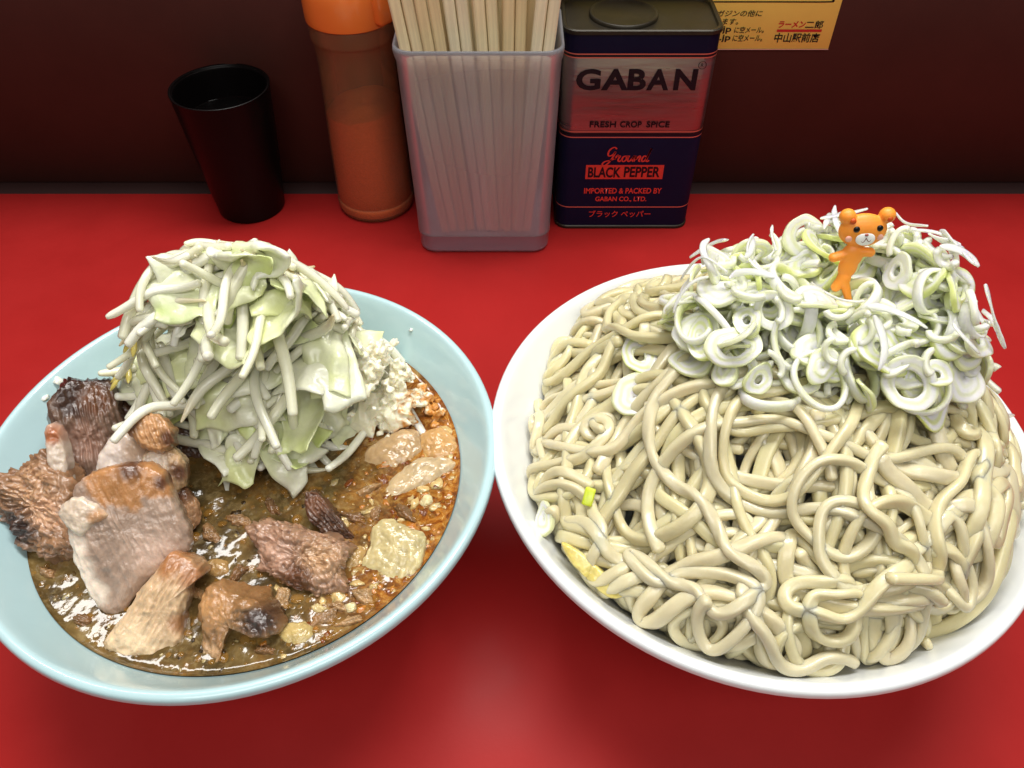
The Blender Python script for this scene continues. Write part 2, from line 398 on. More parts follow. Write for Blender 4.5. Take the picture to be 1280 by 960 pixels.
# ------------------------------------------------------------------ pork, soup and vegetables in the blue bowl
LASTV = []
def slab(name, outline, anchor, n, thick, base, blobs, label, amp=.0016, p=4.0, seed=0., m='meat', cat='pork', freq=130, crease=0.0, fibre=0.0, fdir=(0, 1)):
    """a chunk from its outline: anchor (px,py,z) fixes the plane, n its facing, thick its depth; blobs colour fat / crust areas"""
    n = np.array(n, float); n /= np.linalg.norm(n)
    A = at_z(*anchor)
    O = catmull(np.array(outline, float), 11, closed=True)
    cpx = O.mean(0)
    if m == 'meat': O = cpx + (O - cpx) * 1.06; base = np.array(base) * np.array([1.1, 1.13, 1.13]); blobs = [(np.array(b_[0]) * 1.12,) + tuple(b_[1:]) for b_ in blobs]; amp *= .72
    W = np.array([on_plane(a, b, A, n) for a, b in O]); Cn = on_plane(cpx[0], cpx[1], A, n)
    K = len(O); S = np.concatenate([np.linspace(0.02, .8, 22), np.linspace(.83, 1, 11)])
    h = (1 - S ** p) ** (1 / p) * thick / 2
    V, PX, SS = [], [], []
    order = [(s, hh, 1) for s, hh in zip(S, h)] + [(s, -hh, -1) for s, hh in list(zip(S, h))[::-1][1:]]
    for s, hh, sd in order:
        V.append(Cn + (W - Cn) * s + n * (hh - thick * .5)); PX.append(cpx + (O - cpx) * s); SS.append(np.full(K, s))
    V = np.vstack(V); PX = np.vstack(PX); SS = np.concatenate(SS); R = len(order)
    f = fbm(V, freq, seed, 4); f2 = fbm(V, freq * 3.3, seed + 31, 3); f3 = fbm(V, freq * .5, seed + 77, 2)
    d = (f * amp + f2 * amp * .6 + f3 * amp * 1.2) * (1 + .9 * SS ** 3)
    if crease: d -= crease * np.clip(1 - abs(f) * 9, 0, 1)
    if fibre:
        q = PX @ np.array([fdir[1], -fdir[0]]); d += fibre * np.sin(q * .9 + 5 * f3 + 3 * f) * (.5 + f3)
    cen = V.mean(0); dirn = V - cen; dirn /= np.linalg.norm(dirn, axis=1)[:, None]
    wn = np.clip(SS, 0, 1)[:, None] ** 8
    nrm = n[None] * np.sign((V - Cn + n * thick * .5) @ n)[:, None] * (1 - wn) + dirn * wn
    V = V + nrm * d[:, None]
    i = np.arange(R - 1)[:, None]; j = np.arange(K)[None]
    F = np.stack([i * K + j, i * K + (j + 1) % K, (i + 1) * K + (j + 1) % K, (i + 1) * K + j], -1).reshape(-1, 4)
    F = np.vstack([F]); caps = []
    qa = PX @ np.array([fdir[1], -fdir[0]]) / math.hypot(*fdir); qb = PX @ np.array(fdir) / math.hypot(*fdir)
    grain = nz(np.c_[qa * .2, qb * .03, qa * 0], 1.0, seed) + .6 * nz(np.c_[qa * .42, qb * .05, qa * 0], 1.0, seed + 3)
    if m == 'meat': V = V + nrm * (grain * .00032)[:, None]
    C = np.repeat(np.array(base, float)[None], len(V), 0) * (1 + .35 * f2 + .3 * f + (.16 * grain if m == 'meat' else 0))[:, None]
    for col, bx, by, br, soft in blobs:
        dd = np.hypot(PX[:, 0] - bx, PX[:, 1] - by) / br + .55 * f + .25 * f2
        k = np.clip((1 + soft - dd) / (2 * soft), 0, 1)[:, None]; k = k * k * (3 - 2 * k)
        C = C * (1 - k) + np.array(col)[None] * (1 + .15 * f2 + (.16 * grain if m == 'meat' else 0))[:, None] * k
    me = make_mesh(name, V, F); set_col(me, np.clip(C, .002, 1))
    bm = bmesh.new(); bm.from_mesh(me); bmesh.ops.holes_fill(bm, edges=[e for e in bm.edges if e.is_boundary], sides=0)
    bmesh.ops.recalc_face_normals(bm, faces=bm.faces); bm.to_mesh(me); bm.free()
    o = obj(name, me, M[m], label=label, cat=cat); LASTV[:] = [V]; return o
LEAN, TAN, CRUST, DARK, FATC, PINK = lin(158, 132, 115), lin(172, 122, 76), lin(96, 60, 38), lin(58, 38, 30), lin(226, 208, 190), lin(190, 150, 128)
SOLID = []
def pork(*a, **k):
    o = slab(*a, **k); SOLID.append(LASTV[0][::3]); return o
# A  dark curved slab against the sprouts
pork('pork_slice', [(62, 512), (82, 482), (112, 474), (140, 486), (150, 520), (150, 560), (138, 600), (110, 622), (84, 610), (70, 570)], (110, 600, .074), (.45, -.6, .65), .016,
     lin(106, 82, 68), [(DARK, 100, 482, 42, .3), (CRUST, 120, 500, 20, .5), (lin(138, 106, 90), 105, 552, 26, .5)], 'dark crusted curved slice of pork leaning against the bean sprouts', amp=.0026, seed=1.3, fibre=.0006, fdir=(.3, 1))
# strip of pale fat running down
pork('pork_fat', [(52, 540), (66, 536), (78, 560), (84, 600), (92, 634), (80, 650), (66, 640), (60, 600)], (78, 640, .078), (.1, -.75, .65), .011,
     lin(206, 176, 158), [(FATC, 66, 580, 30, .6), (lin(180, 110, 70), 62, 545, 10, .6)], 'long strip of pale pink fat beside the dark curved pork', amp=.0012, seed=3.1, m='fat', cat='pork fat')
# B  stringy brown chunk on the rim
pork('pork_chunk', [(-14, 606), (2, 590), (24, 574), (48, 566), (68, 590), (76, 630), (88, 668), (82, 694), (52, 698), (22, 686), (0, 660), (-14, 636)], (40, 680, .076), (-.2, -.55, .8), .024,
     lin(134, 98, 70), [(lin(172, 132, 98), 40, 610, 26, .6), (DARK, 15, 660, 26, .5), (lin(186, 144, 112), 55, 640, 20, .6)], 'stringy brown pork chunk resting on the rim of the blue bowl', amp=.0042, seed=5.7, freq=170, crease=.0022, fibre=.0009, fdir=(1, .5))
# H  dark meat under the vegetables
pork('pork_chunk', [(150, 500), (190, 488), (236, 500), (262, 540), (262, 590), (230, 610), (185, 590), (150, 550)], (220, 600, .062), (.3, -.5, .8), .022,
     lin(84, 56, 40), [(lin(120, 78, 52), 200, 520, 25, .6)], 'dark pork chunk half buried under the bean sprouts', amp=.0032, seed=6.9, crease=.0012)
# C  white fat and ridged tan meat
pork('pork_fat', [(116, 590), (122, 560), (140, 544), (166, 546), (180, 568), (196, 590), (180, 620), (140, 622)], (150, 610, .086), (.1, -.7, .7), .014,
     lin(232, 216, 204), [(lin(205, 176, 150), 172, 560, 18, .6)], 'glossy white slab of fat behind the big grey pork slice', amp=.0010, seed=8.2, m='fat', cat='pork fat', freq=90)
pork('pork_chunk', [(152, 534), (170, 520), (196, 520), (212, 536), (214, 556), (196, 564), (172, 556)], (185, 560, .102), (.2, -.6, .75), .012,
     lin(176, 130, 88), [(CRUST, 160, 530, 12, .6), (CRUST, 210, 548, 10, .6)], 'ridged tan nub of pork above the white fat', amp=.0016, seed=9.4, fibre=.0006, fdir=(.4, 1))
pork('pork_chunk', [(176, 570), (196, 558), (216, 562), (230, 580), (230, 606), (214, 622), (190, 616), (178, 596)], (205, 615, .086), (.3, -.6, .7), .018,
     lin(196, 160, 122), [(CRUST, 226, 590, 14, .6), (FATC, 190, 580, 14, .7)], 'rounded tan pork piece tucked behind the big slice', amp=.0014, seed=10.1)
# D  the big slice
pork('pork_slice', [(92, 612), (112, 598), (140, 588), (172, 586), (196, 594), (208, 612), (220, 640), (232, 668), (226, 694), (198, 710), (172, 736), (146, 768), (118, 752), (104, 722), (92, 700), (86, 672), (88, 640)], (146, 766, .066), (.18, -.72, .66), .013,
     LEAN, [(FATC, 86, 690, 26, .3), (FATC, 94, 716, 22, .3), (FATC, 108, 748, 24, .3), (TAN, 150, 580, 52, .14), (TAN, 196, 600, 26, .2), (CRUST, 160, 586, 16, .5), (CRUST, 200, 604, 10, .5), (lin(196, 168, 150), 190, 690, 28, .8)], 'big grey pork slice with tan crust, largest slice in the soup', amp=.0011, p=5.0, seed=12.5, freq=110, fibre=.00025, fdir=(.5, 1))
pork('pork_fat', [(68, 644), (84, 628), (104, 626), (124, 640), (126, 650), (110, 660), (98, 672), (82, 664)], (96, 668, .092), (.0, -.7, .7), .010,
     lin(228, 208, 186), [(lin(206, 160, 120), 120, 648, 10, .6)], 'small white lobe of fat on the left edge of the big pork slice', amp=.0009, seed=14.0, m='fat', cat='pork fat')
pork('pork_chunk', [(208, 618), (226, 606), (242, 620), (252, 642), (240, 662), (228, 668), (216, 646)], (236, 662, .070), (.4, -.6, .7), .012,
     lin(170, 128, 94), [(CRUST, 230, 612, 14, .6)], 'narrow tan pork piece stuck to the right edge of the big slice', amp=.0016, seed=15.2)
# E front piece
pork('pork_slice', [(128, 808), (140, 786), (164, 756), (186, 722), (204, 698), (220, 696), (242, 708), (248, 722), (230, 738), (226, 770), (224, 806), (216, 822), (190, 832), (152, 828)], (185, 828, .064), (.12, -.6, .75), .020,
     lin(196, 162, 126), [(lin(160, 108, 66), 212, 702, 22, .5), (lin(160, 112, 76), 238, 720, 18, .6), (lin(214, 186, 150), 160, 810, 34, .6), (lin(150, 106, 70), 222, 780, 12, .7)], 'pale wedge of pork with a browned tip at the front edge of the soup', amp=.0016, seed=17.9, fibre=.00025, fdir=(-.6, 1))
# F arch piece
pork('pork_slice', [(248, 752), (262, 734), (286, 744), (312, 752), (332, 770), (336, 792), (322, 800), (306, 786), (288, 780), (276, 800), (272, 830), (262, 840), (250, 822), (246, 786)], (262, 838, .063), (-.1, -.6, .75), .020,
     lin(140, 100, 62), [(lin(178, 132, 86), 262, 760, 22, .6), (DARK, 322, 780, 20, .6), (lin(188, 150, 112), 258, 820, 14, .6)], 'arched brown pork rind piece sticking out of the soup', amp=.0020, seed=19.4, crease=.0008)
# G middle-right chunk
pork('pork_chunk', [(306, 668), (318, 654), (344, 652), (372, 658), (400, 668), (426, 676), (430, 694), (420, 712), (424, 730), (408, 744), (378, 742), (346, 726), (318, 706)], (370, 742, .069), (-.05, -.45, .85), .026,
     lin(148, 112, 88), [(lin(172, 134, 112), 335, 690, 30, .6), (lin(178, 140, 104), 400, 700, 22, .7), (CRUST, 370, 725, 20, .6)], 'rough brown pork chunk in the middle of the soup', amp=.0034, seed=21.6, freq=180, crease=.0014)
pork('pork_flake', [(376, 622), (388, 612), (402, 622), (416, 640), (430, 658), (440, 672), (420, 674), (400, 664), (384, 650)], (420, 672, .068), (.1, -.6, .7), .011,
     lin(76, 50, 36), [(lin(112, 74, 52), 392, 630, 14, .7)], 'dark brown flake of pork behind the rough middle chunk', amp=.0022, seed=23.8, crease=.001, fibre=.0008, fdir=(1, 1))
# fat chunks in the soup
for ol, anc, n_, th, lb, sd, cc in [
    ([(452, 704), (462, 680), (470, 658), (490, 652), (508, 662), (528, 668), (524, 690), (516, 712), (496, 724), (472, 716)], (490, 716, .0662), (0, -.3, .95), .012, 'large square chunk of creamy white back fat in the soup', 30., lin(204, 186, 136)),
    ([(478, 616), (492, 596), (516, 578), (540, 572), (556, 580), (540, 598), (514, 612), (494, 624)], (515, 612, .0662), (0, -.2, .98), .009, 'long translucent sliver of back fat near the orange oil', 32., lin(204, 178, 138)),
    ([(460, 572), (476, 548), (506, 540), (520, 552), (508, 574), (484, 586)], (488, 580, .0662), (0, -.2, .98), .008, 'flat cloudy lump of back fat below the garlic', 33., lin(190, 158, 116)),
    ([(530, 540), (552, 534), (566, 548), (562, 568), (540, 572), (528, 558)], (545, 570, .0662), (0, -.2, .98), .009, 'tan lump of back fat by the bowl wall below the garlic', 34., lin(200, 156, 100)),
    ([(344, 790), (356, 776), (376, 776), (390, 786), (384, 804), (366, 812), (350, 806)], (366, 810, .066), (0, -.3, .95), .010, 'pale fat lump by the front edge of the soup', 35., lin(198, 172, 112)),
    ([(426, 690), (438, 680), (456, 682), (452, 700), (436, 712), (424, 706)], (440, 708, .0662), (0, -.2, .98), .008, 'small tan fat lump beside the rough middle chunk', 36., lin(180, 146, 92)),
    ([(300, 828), (320, 816), (336, 822), (330, 838), (308, 844)], (318, 840, .062), (0, -.3, .95), .007, 'thin yellowish fat scrap at the foot of the arched rind', 37., lin(180, 158, 100)),
    ([(256, 704), (268, 696), (282, 702), (280, 716), (266, 722)], (268, 720, .0662), (0, -.2, .98), .007, 'small tan fat scrap between the big slice and middle chunk', 38., lin(170, 134, 84))]:
    ol = np.array(ol, float); ol = ol.mean(0) + (ol - ol.mean(0)) * (1.3 if sd in (32., 33., 34.) else 1.12)
    slab('fat_chunk', ol, anc, n_, th, cc, [(cc * 1.15, ol[1][0], ol[1][1], 20, .8)], lb, amp=.0011, p=(4. if sd == 30. else 2.1), seed=sd, m='fat', cat='fat', freq=130)

# loose shreds of pork and small bits of fat in the broth
for i, (px, py, sz, an) in enumerate([(300, 650, 22, .3), (338, 632, 18, 1.2), (452, 744, 20, .6), (402, 772, 24, 2.4), (440, 646, 20, .2), (352, 748, 20, 1.7), (262, 668, 18, .9), (296, 716, 20, 2.2), (420, 756, 16, .4), (470, 640, 18, 1.9),
                                      (330, 812, 20, .2), (246, 742, 14, 1.0), (60, 716, 18, .7), (100, 776, 16, .3), (458, 612, 18, 2.6), (390, 620, 16, .5), (500, 640, 18, .8), (436, 776, 18, 2.8)]):
    th_ = np.linspace(0, 2 * math.pi, 9)[:-1]; rr_ = sz * rng.uniform(.55, 1.1, 8); el = rng.uniform(.35, .6)
    X_, Y_ = rr_ * np.cos(th_), rr_ * el * np.sin(th_); ol = np.c_[px + X_ * math.cos(an) - Y_ * math.sin(an), py + (X_ * math.sin(an) + Y_ * math.cos(an)) * .85]
    c_ = [lin(134, 100, 66), lin(110, 78, 48), lin(152, 118, 80)][i % 3]
    slab('pork_shred', ol, (px, py, .0668), (rng.normal(0, .2), -.3, .95), .006, c_, [(c_ * 1.3, ol[1][0], ol[1][1], sz * .5, .7)], 'loose shred of brown pork floating in the broth', amp=.0015, p=2.4, seed=50. + i * 1.7, freq=230, fibre=.0003, fdir=(math.cos(an), math.sin(an)))['group'] = 'pork shreds in the broth'
for i in range(22):
    px, py = [(rng.uniform(455, 570), rng.uniform(560, 740)), (rng.uniform(330, 500), rng.uniform(740, 800))][i % 2]
    sz = rng.uniform(7, 15); p_ = at_z(px, py, SOUP_Z)
    if math.hypot(p_[0] - LB[0], p_[1] - LB[1]) > .084: continue
    th_ = np.linspace(0, 2 * math.pi, 8)[:-1]; rr_ = sz * rng.uniform(.6, 1.1, 7); ol = np.c_[px + rr_ * np.cos(th_), py + .75 * rr_ * np.sin(th_)]
    c_ = [lin(226, 208, 160), lin(206, 172, 108), lin(214, 190, 136)][i % 3]
    slab('fat_bit', ol, (px, py, .0668), (0, -.2, .98), .005, c_, [(c_ * 1.1, px, py, sz * .5, .8)], 'small pale bit of fat floating in the oily broth', amp=.0009, p=2.2, seed=90. + i * 1.3, m='fat', cat='fat', freq=200)['group'] = 'fat bits in the broth'

# soup
def soup_mat():
    m, nt, b, N, L = new_mat('pork_broth')
    tc = N.new('ShaderNodeTexCoord')
    def nse(s, d, r=.6, dist=0.):
        t = N.new('ShaderNodeTexNoise'); t.inputs['Scale'].default_value = s; t.inputs['Detail'].default_value = d; t.inputs['Roughness'].default_value = r; t.inputs['Distortion'].default_value = dist
        L.new(tc.outputs['Object'], t.inputs['Vector']); return t.outputs['Fac']
    def ramp(f, stops):
        r = N.new('ShaderNodeValToRGB'); e = r.color_ramp.elements
        e[0].position, e[0].color = stops[0][0], rgba(stops[0][1]); e[1].position, e[1].color = stops[-1][0], rgba(stops[-1][1])
        for p_, c in stops[1:-1]: q = e.new(p_); q.color = rgba(c)
        L.new(f, r.inputs[0]); return r.outputs[0]
    def mix(f, a, c):
        x = N.new('ShaderNodeMix'); x.data_type = 'RGBA'; L.new(f, x.inputs[0]); L.new(a, x.inputs[6]); L.new(c, x.inputs[7]); return x.outputs[2]
    murk = ramp(nse(55, 8, .62, .6), [(.30, lin(48, 37, 18)), (.45, lin(80, 62, 33)), (.58, lin(108, 86, 48)), (.68, lin(132, 108, 66)), (.8, lin(158, 132, 88))])
    oil = ramp(nse(170, 8, .75, .8), [(.34, lin(70, 28, 8)), (.46, lin(128, 66, 18)), (.55, lin(170, 108, 36)), (.66, lin(206, 170, 104))])
    sx = N.new('ShaderNodeSeparateXYZ'); L.new(tc.outputs['Object'], sx.inputs[0])
    mr = N.new('ShaderNodeMapRange'); mr.inputs[1].default_value = .03; mr.inputs[2].default_value = .085; L.new(sx.outputs[0], mr.inputs[0])
    ad = N.new('ShaderNodeMath'); ad.operation = 'MULTIPLY_ADD'; L.new(nse(60, 5), ad.inputs[0]); ad.inputs[1].default_value = 1.6; 
    sb = N.new('ShaderNodeMath'); sb.operation = 'SUBTRACT'; L.new(mr.outputs[0], sb.inputs[0]); sb.inputs[1].default_value = .8; L.new(sb.outputs[0], ad.inputs[2]); ad.use_clamp = True
    c = mix(ad.outputs[0], murk, oil)
    scum = ramp(nse(210, 6, .75, .4), [(.5, (0, 0, 0)), (.78, (.55, .55, .55))]); pl = N.new('ShaderNodeRGB'); pl.outputs[0].default_value = rgba(lin(176, 154, 108))
    c = mix(scum, c, pl.outputs[0])
    vo = N.new('ShaderNodeTexVoronoi'); vo.inputs['Scale'].default_value = 260; L.new(tc.outputs['Object'], vo.inputs['Vector'])
    lens = N.new('ShaderNodeMapRange'); lens.inputs[1].default_value = .30; lens.inputs[2].default_value = .24; L.new(vo.outputs['Distance'], lens.inputs[0])
    lg = N.new('ShaderNodeMath'); lg.operation = 'MULTIPLY'; L.new(lens.outputs[0], lg.inputs[0]); L.new(ramp(nse(33, 2), [(.45, (0, 0, 0)), (.6, (1, 1, 1))]), lg.inputs[1])
    lm = N.new('ShaderNodeMath'); lm.operation = 'MULTIPLY'; lm.inputs[1].default_value = .35; L.new(lg.outputs[0], lm.inputs[0])
    gold = N.new('ShaderNodeRGB'); gold.outputs[0].default_value = rgba(lin(160, 112, 40)); c = mix(lm.outputs[0], c, gold.outputs[0])
    sp = ramp(nse(520, 4, .75), [(.66, (0, 0, 0)), (.78, (.6, .6, .6))])
    dk = N.new('ShaderNodeRGB'); dk.outputs[0].default_value = rgba(lin(48, 32, 16))
    c = mix(sp, c, dk.outputs[0])
    L.new(c, b.inputs['Base Color']); b.inputs['Roughness'].default_value = .07; b.inputs['IOR'].default_value = 1.42
    b.inputs['Coat Weight'].default_value = .6; b.inputs['Coat Roughness'].default_value = .03
    
    prev = None
    for s, st in ((38, .30), (150, .035)):
        bp = N.new('ShaderNodeBump'); bp.inputs['Strength'].default_value = st; bp.inputs['Distance'].default_value = .002
        L.new(nse(s, 3), bp.inputs['Height'])
        if prev: L.new(prev, bp.inputs['Normal'])
        prev = bp.outputs[0]
    bp = N.new('ShaderNodeBump'); bp.inputs['Strength'].default_value = .25; bp.inputs['Distance'].default_value = .0006
    L.new(lg.outputs[0], bp.inputs['Height']); L.new(prev, bp.inputs['Normal']); prev = bp.outputs[0]
    L.new(prev, b.inputs['Normal']); L.new(prev, b.inputs['Coat Normal'])
    return m
rr = np.concatenate([np.linspace(.0005, .088, 90), [.0895, .0905, .0912, .0916]])
zz = np.concatenate([np.zeros(90), [.0001, .0004, .0009, .0014]])
V, F = revolve(np.c_[rr, zz], 160)
V[:, 2] += .0006 * fbm(V, 70, 4.0, 2) * np.clip((.091 - np.hypot(V[:, 0], V[:, 1])) / .01, 0, 1)
obj('soup', make_mesh('soup', V, F), soup_mat(), label='oily brown pork broth in the pale blue bowl', cat='soup', loc=(LB[0], LB[1], SOUP_Z))

# ------------------------------------------------------------------ bean sprouts and cabbage
VC = np.array([-.114, .259])
def veg_core(x, y):
    d = np.sqrt(((x - VC[0]) / .060) ** 2 + ((y - VC[1]) / .046) ** 2)
    return np.maximum(.050 + .049 * (1 - np.minimum(d, 1.3) ** 2.2), SOUP_Z - .004)
NB, BL, BD, BR = 250, 14, .0043, .0019
NC, CU, CV, CD = 92, 7, 5, .0050
order = [k_ for _, k_ in sorted([(random.random() + .06, 's') for _ in range(NB)] + [(random.random(), 'c') for _ in range(NC)])]
items, kinds = [], []
for q, kd in enumerate(order):
    f = q / len(order)
    a = rng.uniform(0, 2 * math.pi); rr_ = math.sqrt(rng.uniform(0, 1)) * (1 - .35 * f)
    cx, cy = VC[0] + .062 * rr_ * math.cos(a), VC[1] + .046 * rr_ * math.sin(a) - .004
    zoff = .004 + q * .00052
    if kd == 's':
        n = int(rng.integers(8, BL + 1)); hd = rng.uniform(0, math.pi); k = rng.normal(0, 20); kc = rng.normal(0, 3)
        pts = []; x = y = 0
        for i in range(n):
            pts.append((x, y)); hd += (k + kc * (i - n / 2)) * BD * .6; x += BD * math.cos(hd); y += BD * math.sin(hd)
        pts = np.array(pts); pts -= pts.mean(0); xy = pts + (cx, cy)
        z = veg_core(cx, cy) + zoff + np.arange(n) * 0
        P3 = np.c_[xy, z]; tl = rng.normal(0, .4); P3[:, 2] += (np.arange(n) - n / 2) * BD * tl
        e = [(i, i + g) for g in (1, 2, 4, 6, 7) for i in range(n - g)]
        r = np.full(n, BR)
    else:
        sw, shh = rng.uniform(.6, 1.5), rng.uniform(.6, 1.4)
        uu, vv = np.meshgrid(np.arange(CU) - (CU - 1) / 2, np.arange(CV) - (CV - 1) / 2, indexing='ij')
        X = uu * CD * sw * (1 + .12 * vv * rng.uniform(-1, 1)) + rng.normal(0, .0009, uu.shape); Y = vv * CD * shh * (1 + .1 * uu * rng.uniform(-1, 1)) + rng.normal(0, .0009, uu.shape)
        Z = rng.normal(0, .10) * X + rng.uniform(10, 45) * Y ** 2 * rng.choice([-1, 1]) + rng.normal(0, .0006, uu.shape)
        h = rng.uniform(0, 2 * math.pi); tl = rng.normal(0, .5)
        P3 = np.stack([X, Y, Z], -1).reshape(-1, 3)
        R_ = np.array(Matrix.Rotation(h, 3, 'Z') @ Matrix.Rotation(tl, 3, 'X')); P3 = P3 @ R_.T + (cx, cy, veg_core(cx, cy) + zoff + .004)
        n = CU * CV; ix = np.arange(n).reshape(CU, CV); e = []
        for du, dv in ((1, 0), (0, 1), (1, 1), (2, 0), (0, 2), (4, 0), (0, 4)):
            e += list(zip(ix[:CU - du, :CV - dv].ravel(), ix[du:, dv:].ravel()))
        e += list(zip(ix[1:, :-1].ravel(), ix[:-1, 1:].ravel()))
        r = np.full(n, .0017)
    e = np.array(e); L_ = np.linalg.norm(P3[e[:, 0]] - P3[e[:, 1]], axis=1)
    items.append((P3, r, e, L_, np.zeros(len(e), bool), False)); kinds.append(kd)
ST = np.vstack(SOLID)
HV = Heap(veg_core, LB, lambda z: np.minimum(rin(z), .1 - .6 * np.maximum(z - .085, 0))); HV.add(ST, np.full(len(ST), .002))
VEG = HV.lay_all(items, 14)
SPW, SPT, SPY = lin(248, 246, 228), lin(222, 196, 150), lin(230, 210, 116)
for b, (kd, Q) in enumerate(zip(kinds, VEG)):
    if kd == 's':
        Q = Q.copy()
        for _ in range(3): Q[1:-1] = .25 * Q[:-2] + .5 * Q[1:-1] + .25 * Q[2:]
        Q = catmull(Q, 4); m_ = len(Q); t = np.linspace(0, 1, m_)
        k = rng.uniform(.85, 1.28)
        tail = rng.random() < .68
        rad = BR * k * (.86 + .18 * np.sin(math.pi * np.clip(t * 1.1, 0, 1)))
        if tail: rad = rad * np.clip(1.06 - np.clip((t - .72) / .28, 0, 1) ** 1.3 * .82, .2, 1)
        else: rad = rad * np.clip(1.02 - np.clip((t - .93) / .07, 0, 1) * .35, .3, 1)
        V, F = tube(Q, rad, rad * .93, 10)
        tt = np.repeat(np.concatenate([[0, 0], t, [1, 1]]), 10)[:, None]
        w0 = SPW * rng.uniform(.9, 1.04) * np.array([1, 1, rng.uniform(.86, 1.02)])
        tw = np.clip((tt - .7) / .3, 0, 1) * (rng.uniform(.3, .9) if tail else .12)
        C = w0 * (1 - tw) + SPT * tw
        me = make_mesh('bean_sprout', V, F); set_col(me, C)
        o = obj('bean_sprout', me, M['sprout'], label='translucent white bean sprout in the heap over the soup', cat='bean sprout', group='bean sprouts heaped in the blue bowl')
        if rng.random() < .04:
            d = Q[0] - Q[3]; d /= np.linalg.norm(d)
            sd = np.cross(d, (0, 0, 1)); sd /= np.linalg.norm(sd) + 1e-9
            pr = []
            for sg in (-1, 1):
                hp = [Q[0] + d * q_ * .0065 + sd * sg * (.0009 + .0016 * q_) for q_ in np.linspace(0, 1, 7)]
                rr_ = .0014 * np.sin(np.linspace(.35, 2.95, 7)) ** .8
                pr.append(tube(np.array(hp), rr_, rr_ * .55, 8))
            V2, F2 = join(pr); me2 = make_mesh('seed_head', V2, F2); set_col(me2, np.repeat((SPY * rng.uniform(.75, 1.1))[None], len(V2), 0))
            obj('seed_head', me2, M['sprout'], parent=o, label='yellow split seed head')
    else:
        G = Q.reshape(CU, CV, 3)
        # smooth upsample
        G = np.stack([catmull(G[:, j], 4) for j in range(CV)], 1); G = np.stack([catmull(G[i], 4) for i in range(G.shape[0])], 0)
        nu, nv = G.shape[:2]
        du = np.gradient(G, axis=0); dv = np.gradient(G, axis=1); Nn = np.cross(du, dv); Nn /= np.linalg.norm(Nn, axis=2)[..., None] + 1e-9
        flat = G.reshape(-1, 3)
        rip = (fbm(flat, 260, b * .37, 3) * .0011).reshape(nu, nv, 1)
        th = (.0005 + .0017 * np.linspace(rng.uniform(.2, 1.3), 0, nu) ** 1.5)[:, None, None]
        ev = np.minimum(np.minimum(np.arange(nu), nu - 1 - np.arange(nu))[:, None], np.minimum(np.arange(nv), nv - 1 - np.arange(nv))[None])[..., None]
        th = th * np.clip(.25 + ev * .5, 0, 1)
        A_ = (G + Nn * (rip + th)).reshape(-1, 3); B_ = (G + Nn * (rip - th)).reshape(-1, 3)
        ix = np.arange(nu * nv).reshape(nu, nv)
        Fq = np.stack([ix[:-1, :-1], ix[1:, :-1], ix[1:, 1:], ix[:-1, 1:]], -1).reshape(-1, 4)
        rim = np.concatenate([ix[:-1, 0], ix[-1, :-1], ix[:0:-1, -1], ix[0, :0:-1]]); rn = np.roll(rim, -1); o2 = nu * nv
        Fs = np.stack([rim, rn, rn + o2, rim + o2], -1)
        F = np.vstack([Fq, Fq[:, ::-1] + o2, Fs[:, ::-1]])
        me = make_mesh('cabbage', np.vstack([A_, B_]), F)
        ga = rng.uniform(0, 1) ** 1.6
        c0 = lin(247, 248, 224); c1 = lin(236, 242, 178) * (1 - ga) + lin(196, 222, 96) * ga
        f_ = np.repeat(np.linspace(0, 1, nu)[:, None], nv, 1).ravel()
        f_ = np.clip(f_ * rng.uniform(.5, 1.2) - rng.uniform(0, .25) + .35 * nz(flat, 180, 5), 0, 1)[:, None]
        C = c0 * (1 - f_) + c1 * f_
        set_col(me, np.vstack([C, C]))
        lb = 'pale green boiled cabbage piece among the bean sprouts' if ga > .45 else 'whitish boiled cabbage piece among the bean sprouts'
        obj('cabbage_piece', me, M['cabbage'], label=lb, cat='cabbage', group='green cabbage pieces in the heap' if ga > .45 else 'white cabbage pieces in the heap')

# ------------------------------------------------------------------ scallions dropped on the noodles
def band(rx, ry, t, h, n=30, seed=0., arc=1.0, wav=.05, zoff=0.0, cx=0, cy=0):
    closed = arc >= 1
    th = np.arange(n) / (n if closed else n - 1) * 2 * math.pi * arc
    k = 1 + wav * np.sin(2 * th + seed) + wav * .6 * np.sin(3 * th + 2 * seed)
    X, Y = cx + rx * k * np.cos(th), cy + ry * k * np.sin(th); Z = zoff + h * .12 * np.sin(2 * th + seed * 3)
    m_ = 8; ph = np.arange(m_) / m_ * 2 * math.pi
    c, s = np.cos(ph), np.sin(ph); c, s = np.sign(c) * abs(c) ** .42, np.sign(s) * abs(s) ** .42
    nx, ny = np.cos(th) * ry, np.sin(th) * rx; l = np.hypot(nx, ny); nx, ny = nx / l, ny / l
    V = np.stack([X[:, None] + nx[:, None] * t / 2 * c, Y[:, None] + ny[:, None] * t / 2 * c, Z[:, None] + h / 2 * s[None].repeat(n, 0)], -1).reshape(-1, 3)
    i = np.arange(n if closed else n - 1)[:, None]; j = np.arange(m_)[None]; i2 = (i + 1) % n
    F = np.stack([i * m_ + j, i2 * m_ + j, i2 * m_ + (j + 1) % m_, i * m_ + (j + 1) % m_], -1).reshape(-1, 4)
    if not closed:
        q = (n - 1) * m_
        F = np.vstack([F, [[0, 1, 2, 3], [0, 3, 4, 7], [4, 5, 6, 7], [q + 3, q + 2, q + 1, q], [q + 7, q + 4, q + 3, q], [q + 7, q + 6, q + 5, q + 4]]])
    return V, F
